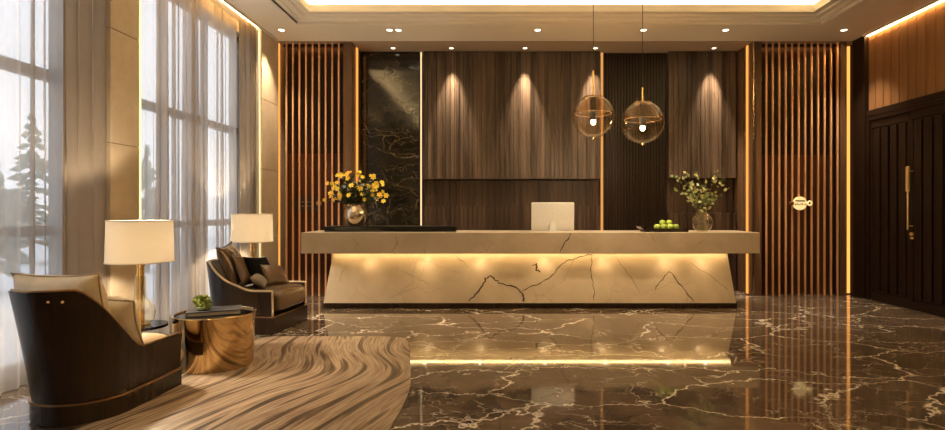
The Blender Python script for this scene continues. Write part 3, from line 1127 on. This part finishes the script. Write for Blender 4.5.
for i, (x, y, lv) in enumerate(apos):
    lab = 'green apple heaped on top of the others in the dark tray' if lv else 'green apple lying in the bottom layer of the dark tray'
    t = thing('green_apple', lab, 'apple', (bx + x * 0.84, by + y * 0.88, ztop + 0.023 + lv * 0.060), rk.uniform(0, 6), 'green apples in the tray', 0.86)
    MB().lathe([(0, 0.008), (ar * 0.35, 0), (ar * 0.85, 0.025), (ar, 0.055), (ar * 0.9, 0.08), (ar * 0.5, 0.098), (ar * 0.15, 0.092), (0, 0.084)], seg=16).build('body', 'apple', t, smooth=180)
    MB().tube([(0, 0, 0.084), (0.006, 0, 0.108)], 0.0025, 5).build('stem', 'stem', t)

# glass vase with branches
gx, gy = PX(702.3, 7.74), 7.74
t = thing('glass_vase', 'round clear glass vase of leafy branches at the right end of the desk', 'vase', (gx, gy, ztop))
gs = 1.0
MB().lathe([(0, 0.004), (0.07, 0.004), (0.115, 0.04), (0.142, 0.10), (0.145, 0.145), (0.125, 0.205), (0.085, 0.25), (0.06, 0.275), (0.055, 0.29), (0.068, 0.31)], seg=40).build('glass_body', 'clear2', t, smooth=60)
MB().lathe([(0, 0.0), (0.072, 0.0), (0.072, 0.004), (0, 0.004)], seg=32).build('foot', 'clear2', t)
rb = random.Random(21)
endp = [(-0.47, 0.80), (-0.38, 0.62), (-0.26, 0.84), (-0.12, 0.60), (-0.02, 0.90), (0.12, 0.70), (0.24, 0.88), (0.33, 0.76), (0.40, 0.62), (0.20, 0.50), (-0.20, 0.52), (0.04, 0.56), (-0.34, 0.74)]
for i, (ex, ez) in enumerate(endp):
    ey = rb.uniform(-0.22, 0.16)
    t = thing('leafy_branch', 'thin branch with small pale green leaves standing in the round glass vase', 'branch', (gx, gy, ztop), 0, 'branches in the glass vase')
    p0 = Vector((rb.uniform(-.05, .05), rb.uniform(-.05, .05), 0.03))
    p1 = Vector((ex * 0.06, ey * 0.06, 0.29))
    p2 = Vector((ex * 0.5, ey * 0.5, 0.29 + (ez - 0.29) * 0.62))
    p3 = Vector((ex, ey, ez))
    pts = []
    for k in range(9):
        s = k / 8
        q = (1 - s) ** 3 * p0 + 3 * (1 - s) ** 2 * s * p1 + 3 * (1 - s) * s * s * p2 + s ** 3 * p3
        pts.append(q)
    MB().tube(pts, [0.005 - 0.003 * k / 8 for k in range(9)], 5).build('stem', 'stem', t)
    b = MB()
    for k in range(15):
        s = rb.uniform(0.42, 1.0)
        q = (1 - s) ** 3 * p0 + 3 * (1 - s) ** 2 * s * p1 + 3 * (1 - s) * s * s * p2 + s ** 3 * p3
        d = Vector((rb.uniform(-1, 1), rb.uniform(-1, 1), rb.uniform(-.3, 1))).normalized()
        e = d.cross(Vector((rb.uniform(-.3, .3), 1, rb.uniform(-.3, .3)))).normalized()
        L = rb.uniform(0.045, 0.085)
        b.face([q, q + d * L * .45 + e * L * .3, q + d * L, q + d * L * .45 - e * L * .3], m=0 if rb.random() < 0.55 else 1)
    b.build('foliage', ['leaf2', 'leaf'], t, recalc=False)

# ------------------------------------------------------------------ emblem plates behind the slats
ye = YS - 0.012
t = thing('gold_emblem', 'round gold emblem with a dark band mounted on the right slats', 'emblem', (PX(799.8, ye), ye, PZ(203.3, ye)))
MB().lathe([(0, -0.012), (0.108, -0.012), (0.108, 0.012), (0, 0.012)], seg=36, mtx=Matrix.Rotation(R(90), 4, 'X')).build('disc', 'sign_gold', t)
b = MB()
b.box(-0.075, 0.075, -0.016, -0.011, 0.028, 0.048)
for k in range(7):
    x = -0.085 + k * 0.027
    b.box(x, x + 0.016, -0.016, -0.011, -0.03 + 0.008 * (k % 2), -0.012 + 0.006 * ((k + 1) % 3))
b.build('dark_band', 'bronze', t)
for sx_, rr_ in ((1, 0.042),):
    pts = [(0.158 + math.cos(a) * 0.032, 0, 0.002 + math.sin(a) * 0.032) for a in [2 * PI * k / 16 for k in range(16)]]
    MB().tube(pts, 0.013, 8, closed=True).build('ring', 'sign_gold', t, smooth=180)
MB().tube([(-0.16, 0, 0), (-0.105, 0, 0)], 0.03, 10).build('side_boss', 'bronze', t)
ye2 = YP - 0.03
t = thing('wall_plaque', 'black stepped plaque with a gold knob behind the left slats', 'plaque', (PX(308, ye2), ye2, PZ(204, ye2)))
MB().box(-0.21, 0.0, -0.02, 0.03, -0.09, 0.05).box(-0.13, 0.16, -0.025, 0.03, -0.12, 0.11).build('plate', 'black_matt', t)
b = MB()
for z in (0.03, -0.04):
    for x in (-0.1, -0.02, 0.05):
        MB().box(x, x + 0.045, -0.03, -0.024, z, z + 0.012).build('bar', 'bronze', t)
b.b.free()
MB().sphere((0.20, -0.06, 0.01), 0.045, 14).tube([(0.2, -0.02, 0.01), (0.2, 0.0, 0.01)], 0.02, 8).build('knob', 'gold_paint', t, smooth=180)

# ------------------------------------------------------------------ downlights


def downlight(loc, label, watts, size, target=None, r=0.055):
    t = thing('downlight', label, 'downlight', loc)
    MB().lathe([(r * 0.78, 0.0), (r * 0.78, -0.004), (r * 1.15, -0.006), (r * 1.3, -0.002), (r * 1.3, 0.0)], seg=24).build('trim_ring', 'trim_white', t, smooth=40)
    MB().lathe([(0, -0.003), (r * 0.78, -0.003)], seg=24).build('lens', 'lens', t)
    tg = target or (0, 0, -4)
    spot('spot', (0, 0, -0.03), tg, watts, (1.0, 0.79, 0.54), size, 0.85, 0.02, parent=t)
    return t


YC = F * (H - CAMZ) / 180.0
for u, lab in ((281.5, 'recessed downlight in the main ceiling before the left slat screen'), (389.6, 'left one of the close pair of recessed downlights in the main ceiling'),
               (398.5, 'right one of the close pair of recessed downlights in the main ceiling'), (537.6, 'recessed downlight in the main ceiling over the monitor'),
               (643.6, 'recessed downlight in the main ceiling behind the right pendant cord'), (725.7, 'recessed downlight in the main ceiling over the right end of the desk'),
               (844, 'recessed downlight in the main ceiling before the right slat screen')):
    x = PX(u, YC)
    downlight((x, YC, H), lab, W_CEIL * (0.5 if 385 < u < 400 else 1), 75)
YW = F * (H - CAMZ) / 162.7
for u, lab in ((393, 'recess downlight washing the black marble panel'), (451.5, 'recess downlight at the left end of the large walnut panel'),
               (525, 'recess downlight over the middle of the large walnut panel'), (595.5, 'recess downlight at the right end of the large walnut panel'),
               (714, 'recess downlight over the narrow right walnut panel')):
    wt = W_WASH * (0.03 if u == 393 else 1)
    downlight((PX(u, YW), YW, H - 0.012), lab, wt, 42, (0, 0.10, -1.0), 0.04)

# tray cove lights
for lab, bxs in (('long hidden cove light strip along the desk side of the ceiling tray', (TX0, TX1, TY1 + 0.10, TY1 + 0.16)),
                 ('hidden cove light strip along the window side of the ceiling tray', (TX0 - 0.16, TX0 - 0.10, TY0, TY1)),
                 ('hidden cove light strip along the door side of the ceiling tray', (TX1 + 0.10, TX1 + 0.16, TY0, TY1)),
                 ('hidden cove light strip along the near end of the ceiling tray', (TX0, TX1, TY0 - 0.16, TY0 - 0.10))):
    strip(lab, bxs[0], bxs[1], bxs[2], bxs[3], H + 0.115, H + 0.135, 'led_cove')

# ------------------------------------------------------------------ pendants


def pendant(u, vc, y, label, rod):
    cxp, zc = PX(u, y), PZ(vc, y)
    r = 21.3 * y / F
    ztopc = 4.47
    t = thing('globe_pendant', label, 'pendant lamp', (cxp, y, zc))
    a0 = math.asin(0.40)
    prof = []
    for k in range(25):
        a = a0 + (PI - a0) * k / 24
        prof.append((r * math.sin(a), r * math.cos(a)))
    prof[-1] = (0, -r)
    MB().lathe(prof, seg=48).build('glass_globe', 'globe', t, smooth=180)
    zr = r * math.cos(a0)
    ring = [(r * 0.40 * math.cos(2 * PI * k / 32), r * 0.40 * math.sin(2 * PI * k / 32), zr) for k in range(32)]
    MB().tube(ring, 0.008, 8, closed=True).build('rim_ring', 'bronze', t, smooth=180)
    # inner bell, hung from the ring
    bp = [(r * 0.36, zr - 0.004), (r * 0.42, zr - 0.03), (r * 0.62, r * 0.55), (r * 0.76, r * 0.32), (r * 0.84, r * 0.14)]
    MB().lathe(bp, seg=48).build('inner_bell', 'bell', t, smooth=180)
    lr = [(r * 0.845 * math.cos(2 * PI * k / 40), r * 0.845 * math.sin(2 * PI * k / 40), r * 0.13) for k in range(40)]
    MB().tube(lr, 0.003, 6, closed=True).build('bell_rim', 'bronze', t, smooth=180)
    MB().lathe([(0, -0.16 * r), (0.042, -0.16 * r), (0.045, zr - 0.03), (0.02, zr + 0.01), (0, zr + 0.01)], seg=20).build('socket', 'black_matt', t, smooth=40)
    MB().lathe([(0, zr - 0.006), (r * 0.38, zr - 0.006), (r * 0.38, zr + 0.002), (0, zr + 0.002)], seg=32).build('cap', 'bell', t)
    MB().tube([(0, 0, zr), (0, 0, rod)], 0.012, 10).build('rod', 'brass', t)
    MB().tube([(0, 0, rod), (0, 0, ztopc - zc)], 0.004, 6).build('cord', 'black_matt', t)
    MB().lathe([(0, ztopc - zc - 0.03), (0.06, ztopc - zc - 0.03), (0.06, ztopc - zc), (0, ztopc - zc)], seg=24).build('ceiling_rose', 'bronze', t)
    MB().sphere((0, 0, -0.26 * r), 0.030, 16, sz=1.2).build('bulb', 'bulb', t, smooth=180)
    MB().sphere((0, 0, -r - 0.012), 0.014, 10).build('finial', 'brass', t, smooth=180)
    point('bulb_light', (0, 0, -0.26 * r - 0.06), W_PEND, (1.0, 0.78, 0.50), 0.03, t)


pendant(593.3, 116.5, 6.5, 'left globe pendant lamp of smoked glass, hung a little higher over the desk', 0.55)
pendant(642.6, 122.5, 6.5, 'right globe pendant lamp of smoked glass with a short brass rod, hung lower', 0.42)

# ------------------------------------------------------------------ rug
RX, RY = -1.72, 4.30
out = []
ctrl = [(0.98, -2.0), (1.02, -1.2), (1.04, -0.6), (1.02, -0.1), (0.93, 0.45), (0.84, 0.95), (0.76, 1.30), (0.66, 1.46), (0.40, 1.50), (-0.1, 1.51), (-0.62, 1.50), (-0.80, 1.44), (-0.86, 1.25),
        (-0.90, 0.4), (-0.92, -0.6), (-0.93, -1.4), (-0.90, -1.9), (-0.80, -2.05), (0.0, -2.08), (0.85, -2.07)]
n = len(ctrl)
for i in range(n):
    p0, p1, p2, p3 = (Vector(ctrl[(i + k - 1) % n]) for k in range(4))
    for k in range(6):
        s = k / 6
        q = 0.5 * ((2 * p1) + (p2 - p0) * s + (2 * p0 - 5 * p1 + 4 * p2 - p3) * s * s + (3 * p1 - p0 - 3 * p2 + p3) * s ** 3)
        out.append((q.x, q.y))
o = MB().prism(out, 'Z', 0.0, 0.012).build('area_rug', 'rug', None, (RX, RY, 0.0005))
tag(o, 'large area rug with swirling brown and tan bands on the marble floor', 'rug')
ZR = 0.0128

# ------------------------------------------------------------------ armchairs


def chair_shell(t, w, df, db, h, harm, thick, base, mats, e=0.72, lean=0.16, flare=0.10, drop=(0.24, 0.80)):
    """faces +Y locally. w half-width, df front reach, db back reach, U plan"""
    NT_ = 60
    path = []          # (x,y,s) s = 0 at the middle of the back, 1 at the arm fronts
    rc = min(w, db)
    straight = df + db - rc * 1.0
    arc = PI * w / 2
    tot = straight + arc
    for i in range(NT_ + 1):
        q = -1 + 2 * i / NT_
        d = abs(q) * tot
        sg = 1 if q >= 0 else -1
        if d < arc:
            a = d / arc * PI / 2
            # superellipse for a squarer back
            x, y = sg * w * (math.sin(a) ** e), -db + rc - rc * (math.cos(a) ** e)
        else:
            x, y = sg * w, -db + rc + (d - arc)
        path.append((x, y, abs(q)))

    def top(s):
        s0, s1 = drop
        if s < s0:
            return h
        if s > s1:
            return harm
        k = (s - s0) / (s1 - s0)
        k = k * k * (3 - 2 * k)
        k = k ** 0.82
        return h + (harm - h) * k
    rows_o, rows_i = [], []
    NZ = 14
    for j in range(NZ + 1):
        ro, ri = [], []
        for i, (x, y, s) in enumerate(path):
            z = base + (top(s) - base) * j / NZ
            fl = 1 + flare * (z - base) / h
            bk = -lean * (z / h) ** 1.3 * max(0.0, 1 - (s / 0.75)) ** 0.7 if s < 0.75 else 0
            X, Y = x * fl, y + bk
            ro.append((X, Y, z))
            # inner
            xi, yi = x * (1 - thick / w), (y * (1 - thick / db) if y < 0 else y)
            zi = z
            ri.append((xi * fl, yi + bk, zi))
        rows_o.append(ro)
        rows_i.append(ri)
    b = MB()
    vo = b.grid(rows_o, 0)
    vi = b.grid([r for r in rows_i], 1)
    bb = b.b
    for i in range(NT_):
        f = bb.faces.new((vo[-1][i], vo[-1][i + 1], vi[-1][i + 1], vi[-1][i]))
        f.material_index = 0
        f = bb.faces.new((vo[0][i + 1], vo[0][i], vi[0][i], vi[0][i + 1]))
    for j in range(NZ):
        for i in (0, NT_):
            f = bb.faces.new((vo[j][i], vo[j + 1][i], vi[j + 1][i], vi[j][i]))
            f.material_index = 0
    b.build('shell', mats[:2], t, smooth=40)
    # rim piping along the top outer edge and down the arm fronts
    rim = [Vector(p) for p in rows_o[-1]]
    inn = [Vector(p) for p in rows_i[-1]]
    top_line = [(a * 0.55 + c_ * 0.45) + Vector((0, 0, 0.004)) for a, c_ in zip(rim, inn)]
    f0 = [Vector(rows_o[j][0]) * 0.55 + Vector(rows_i[j][0]) * 0.45 + Vector((0, 0.004, 0)) for j in range(0, NZ)]
    f1 = [Vector(rows_o[j][-1]) * 0.55 + Vector(rows_i[j][-1]) * 0.45 + Vector((0, 0.004, 0)) for j in range(0, NZ)]
    MB().tube(f0 + top_line + f1[::-1], thick * 0.26, 8).build('rim', mats[2], t, smooth=180)
    return path


def plinth(t, w, df, db, z1, m, band, inset=0.02, e=0.72):
    def outl(i_):
        pts = []
        ww, rc = w - i_, min(w, db) - i_
        for k in range(33):
            a = PI * k / 32
            cx_ = math.cos(a)
            sx__ = math.sin(a)
            x = ww * math.copysign(abs(cx_) ** e, cx_)
            y = -db + i_ + rc - rc * (sx__ ** e)
            pts.append((x, y))
        pts.append((-ww, df - i_))
        pts.append((ww, df - i_))
        return pts
    MB().prism(outl(inset), 'Z', 0, z1 - 0.012).build('plinth', m, t, smooth=30)
    MB().prism(outl(inset - 0.008), 'Z', z1 - 0.012, z1).build('base_band', band, t, smooth=30)


def soft_box(b, x0, x1, y0, y1, z0, z1, puff=0.02, m=0, n=10):
    """cushion with crowned top and rounded edges (superellipsoid)"""
    cx_, cy_, cz_ = (x0 + x1) / 2, (y0 + y1) / 2, (z0 + z1) / 2
    hx, hy, hz = (x1 - x0) / 2, (y1 - y0) / 2, (z1 - z0) / 2

    def sg(v, e):
        return math.copysign(abs(v) ** e, v)
    rows = []
    NU, NV = 40, 18
    for j in range(NV + 1):
        ph = -PI / 2 + PI * j / NV
        r = []
        for i in range(NU):
            th = 2 * PI * i / NU
            c1 = abs(math.cos(ph)) ** 0.32
            x = cx_ + hx * sg(math.cos(th), 0.25) * c1
            y = cy_ + hy * sg(math.sin(th), 0.25) * c1
            z = cz_ + hz * sg(math.sin(ph), 0.5)
            k = max(0, 1 - ((x - cx_) / hx) ** 2) * max(0, 1 - ((y - cy_) / hy) ** 2)
            if ph > 0:
                z += puff * k
            r.append((x, y, z))
        rows.append(r)
    b.grid(rows, m, closed_u=True)
    bmesh.ops.remove_doubles(b.b, verts=b.b.verts, dist=1e-5)
    return b


def pillow_mesh(w, h, th, seed=0, ribs=0, tuft=0.0):
    rr = random.Random(seed)
    ph = [rr.uniform(0, 6) for _ in range(4)]
    b = MB()
    N = 22
    sides = []
    for sgn in (1, -1):
        rows = []
        for j in range(N + 1):
            v = -1 + 2 * j / N
            r = []
            for i in range(N + 1):
                u = -1 + 2 * i / N
                pin = 1 - 0.10 * (1 - u * u) * (v ** 4) - 0.0
                pin2 = 1 - 0.10 * (1 - v * v) * (u ** 4)
                x = u * w / 2 * pin2 * (1 if True else 1)
                z = v * h / 2 * pin
                t_ = (max(0, 1 - abs(u) ** 2.4) * max(0, 1 - abs(v) ** 2.4)) ** 0.55
                y = sgn * th / 2 * t_
                wr = 0.10 * th * t_ * (math.sin(3.1 * u + 2.2 * v + ph[0]) * 0.5 + math.sin(5 * v - 3 * u + ph[1]) * 0.4)
                if ribs:
                    wr += 0.07 * th * t_ * math.sin(ribs * PI * (u + 0.3 * v))
                y += sgn * abs(wr) * 0.8 - tuft * sgn * th * math.exp(-(u * u + v * v) * 12)
                r.append((x, y, z))
            rows.append(r)
        b.grid(rows)
    bmesh.ops.remove_doubles(b.b, verts=b.b.verts, dist=1e-4)
    return b


def pillow(name, label, loc, rot, w, h, th, m, seed, ribs=0, piping=None):
    o = pillow_mesh(w, h, th, seed, ribs).build(name, m, None, smooth=180)
    o.matrix_world = Matrix.Translation(loc) @ rot
    o.location = loc
    o.rotation_euler = rot.to_euler()
    tag(o, label, 'cushion')
    if piping:
        pts = []
        for k in range(64):
            q = k / 16
            e = int(q)
            s = -1 + 2 * (q - e)
            u, v = [(s, -1), (1, s), (-s, 1), (-1, -s)][e]
            x = u * w / 2 * (1 - 0.10 * (1 - v * v) * (u ** 4))
            z = v * h / 2 * (1 - 0.10 * (1 - u * u) * (v ** 4))
            pts.append((x, 0, z))
        MB().tube(pts, 0.006, 6, closed=True).build('piping', piping, o, smooth=180)
    return o


# --- near chair: faces away from us
NC = Vector((-2.80, 3.80, ZR))
NR = R(-3)
t = thing('tub_armchair', 'near armchair with dark wooden tub shell seen from behind, gold cushions inside', 'armchair', NC, NR)
chair_shell(t, 0.285, 0.42, 0.40, 0.86, 0.40, 0.035, 0.118, ['black_wood', 'leather_dark', 'bronze'], 0.95, lean=0.17, flare=0.20, drop=(0.19, 0.62))
plinth(t, 0.300, 0.42, 0.415, 0.135, 'black_wood', 'bronze', 0.0, 0.95)
soft_box(MB(), -0.255, 0.255, -0.28, 0.43, 0.16, 0.41, 0.035).build('seat_cushion', 'tan_leather', t, smooth=180)
b = MB()
for dx_ in (0.10, 0.19):
    b.sphere((dx_, -0.535, 0.80), 0.010, 8)
b.build('stud', 'brass', t, smooth=180)
Rz = Matrix.Rotation(NR, 4, 'Z')
pillow('back_cushion', 'large gold leather cushion against the back of the near armchair', NC + Rz @ Vector((0.0, -0.30, 0.70)), Rz @ Matrix.Rotation(R(17), 4, 'X'), 0.58, 0.54, 0.28, 'cream_leather', 1, 0, 'tan_leather')
pillow('small_cushion', 'smaller gold leather cushion leaning before the large one in the near armchair', NC + Rz @ Vector((0.07, -0.05, 0.60)), Rz @ Matrix.Rotation(R(26), 4, 'X') @ Matrix.Rotation(R(8), 4, 'Y'), 0.46, 0.38, 0.22, 'cream_leather', 2, 5, 'tan_leather')

# --- far chair: faces right
FC = Vector((-2.86, 6.36, 0.0))
FR = R(-90 - 6)
t = thing('tub_armchair', 'far brown leather armchair with pale rim and a pile of cushions beside the desk', 'armchair', FC, FR)
chair_shell(t, 0.41, 0.40, 0.42, 0.78, 0.47, 0.055, 0.195, ['black_wood', 'leather_dark', 'rim'], lean=0.10, flare=0.07)
plinth(t, 0.42, 0.43, 0.43, 0.20, 'black_wood', 'bronze', 0.01)
b = MB()
soft_box(b, -0.345, 0.345, -0.30, 0.47, 0.22, 0.47, 0.03)
b.build('seat_cushion', 'leather', t, smooth=180)
Rz = Matrix.Rotation(FR, 4, 'Z')


def fc(x, y, z):
    return FC + Rz @ Vector((x, y, z))


def rx(a, yaw=0, roll=0):
    return Rz @ Matrix.Rotation(R(yaw), 4, 'Z') @ Matrix.Rotation(R(a), 4, 'X') @ Matrix.Rotation(R(roll), 4, 'Y')


pillow('back_cushion', 'large brown leather cushion at the back of the far armchair', fc(0.09, -0.245, 0.735), rx(21, 14, 5), 0.54, 0.51, 0.17, 'leather', 3, 0, 'leather_dark')
pillow('small_cushion', 'brown leather cushion half hidden behind the black one in the far armchair', fc(0.07, -0.075, 0.665), rx(25, 4, -6), 0.44, 0.38, 0.11, 'leather', 4)
pillow('black_cushion', 'black velvet cushion in the middle of the far armchair', fc(-0.02, 0.03, 0.66), rx(28, -4, -5), 0.42, 0.36, 0.11, 'black_cloth', 5)
pillow('bolster_cushion', 'small grey striped cushion lying in front in the far armchair', fc(0.16, 0.12, 0.565), rx(50, 18, 6), 0.30, 0.20, 0.09, 'grey_cloth', 6, 7)
pillow('small_cushion', 'small brown leather cushion leaning at the front right of the far armchair seat', fc(-0.09, 0.17, 0.60), rx(34, -14, -8), 0.36, 0.28, 0.10, 'leather', 7)

# ------------------------------------------------------------------ gold drum table
GT = Vector((PX(215.0, 4.76), 4.76, ZR))
t = thing('drum_table', 'polished gold drum table with a black top on the rug', 'coffee table', GT)
MB().lathe([(0, 0.0), (0.310, 0.0), (0.314, 0.01), (0.327, 0.435), (0.332, 0.452), (0.324, 0.456), (0.312, 0.450), (0.312, 0.435), (0, 0.435)], seg=72).build('body', 'gold_drum', t, smooth=40)
MB().lathe([(0, 0.4355), (0.311, 0.4355), (0.311, 0.441), (0, 0.441)], seg=64).build('top_inlay', 'black_gloss', t, smooth=40)
tr = thing('book', 'flat dark book lying on the black top of the gold table', 'book', GT + Vector((-0.015, 0.02, 0.4412)), R(24))
MB().box(-0.21, 0.21, -0.13, 0.13, 0, 0.008).box(-0.21, 0.21, -0.13, 0.13, 0.034, 0.042).box(-0.21, -0.203, -0.13, 0.13, 0.008, 0.034).build('cover', 'book', tr)
MB().box(-0.203, 0.202, -0.124, 0.124, 0.008, 0.034).build('pages', 'paper', tr)
mp = thing('moss_plant', 'small round green moss plant on the dark book on the gold table', 'plant', GT + Vector((-0.08, -0.04, 0.4833)))
MB().lathe([(0, 0), (0.045, 0), (0.058, 0.012), (0.052, 0.03), (0, 0.03)], seg=20).build('dish', 'leaf_dark', mp, smooth=40)
b = MB()
rm = random.Random(2)
for lx, ly, lz, lr in ((-0.02, 0, 0.06, 0.05), (0.035, -0.015, 0.055, 0.042), (0.0, 0.03, 0.06, 0.045), (-0.045, -0.01, 0.085, 0.032), (0.02, 0.0, 0.09, 0.036), (-0.01, -0.02, 0.10, 0.026)):
    b.sphere((lx, ly, lz), lr * 0.9, 12)
    for k in range(120):
        d = Vector((rm.gauss(0, 1), rm.gauss(0, 1), rm.gauss(0.2, 1))).normalized()
        p = Vector((lx, ly, lz)) + d * lr * 0.88
        e = d.orthogonal().normalized()
        e2 = d.cross(e)
        aa = rm.uniform(0, 6)
        f_ = e * math.cos(aa) + e2 * math.sin(aa)
        b.face([p - f_ * 0.007, p + f_ * 0.007, p + d * 0.018 + f_ * 0.004])
b.build('moss', 'moss', mp, recalc=False)

# ------------------------------------------------------------------ side tables and lamps


def side_table(loc, label, h, r):
    t = thing('side_table', label, 'side table', loc)
    MB().lathe([(0, h - 0.022), (r, h - 0.022), (r, h), (0, h)], seg=40).build('table_top', 'black_gloss', t)
    MB().tube([(0, 0, 0.02), (0, 0, h - 0.022)], 0.022, 12).build('stem', 'bronze', t, smooth=180)
    MB().lathe([(0, 0), (r * 0.75, 0), (r * 0.75, 0.012), (0.03, 0.024), (0, 0.024)], seg=40).build('foot', 'bronze', t, smooth=40)


LN = Vector((PX(140.3, 4.50), 4.50, 0))
LF = Vector((PX(252.2, 7.02), 7.02, 0))
side_table(LN, 'dark round side table under the near table lamp', 0.415, 0.20)
side_table(LF, 'dark round side table under the far table lamp behind the far armchair', 0.415, 0.20)
zt = 0.415
lamp = thing('table_lamp', 'near table lamp with white drum shade and glass globe base behind the near armchair', 'table lamp', LN + Vector((0, 0, zt + 0.0005)))
zb, zt2 = PZ(262, 4.5) - zt, PZ(220.5, 4.5) - zt
ra, rb_ = 0.244, 0.236
MB().lathe([(ra, zb), (rb_, zt2), (rb_ - 0.004, zt2), (ra - 0.004, zb), (ra, zb)], seg=64).build('lamp_shade', 'shade', lamp, smooth=40)
for rr_, zz in ((ra + 0.0005, zb + 0.003), (rb_ + 0.0005, zt2 - 0.003)):
    MB().tube([(rr_ * math.cos(2 * PI * k / 64), rr_ * math.sin(2 * PI * k / 64), zz) for k in range(64)], 0.005, 6, closed=True).build('shade_band', 'trim_white', lamp, smooth=180)
b = MB()
for k in range(3):
    a = 2 * PI * k / 3
    b.tube([(0, 0, zt2 - 0.03), (math.cos(a) * (rb_ - 0.004), math.sin(a) * (rb_ - 0.004), zt2 - 0.012)], 0.003, 6)
b.tube([(0, 0, zb + 0.05), (0, 0, zt2 - 0.03)], 0.004, 6)
b.build('spider', 'brass', lamp)
MB().lathe([(0, 0.05), (0.030, 0.05), (0.030, 0.30), (0.028, zb - 0.04), (0.034, zb - 0.03), (0.034, zb + 0.02), (0.015, zb + 0.05), (0, zb + 0.05)], seg=24).build('stem', 'brass', lamp, smooth=40)
MB().lathe([(0, 0.008), (0.065, 0.008), (0.10, 0.04), (0.112, 0.10), (0.10, 0.155), (0.065, 0.20), (0.045, 0.225), (0.04, 0.29), (0.042, 0.40)], seg=40).build('glass_base', 'clear', lamp, smooth=60)
MB().lathe([(0, 0.0), (0.072, 0.0), (0.072, 0.008), (0.03, 0.012), (0.03, 0.05), (0, 0.05)], seg=32).build('foot', 'brass', lamp, smooth=40)
MB().sphere((0, 0, zb + 0.15), 0.032, 16).build('bulb', 'bulb', lamp, smooth=180)
point('bulb_light', (0, 0, zb + 0.13), W_LAMP, (1.0, 0.82, 0.58), 0.045, lamp)
dup(lamp, LF + Vector((0, 0, 0.4155)), 0, 'far table lamp with white drum shade behind the far leather armchair', 1.04)
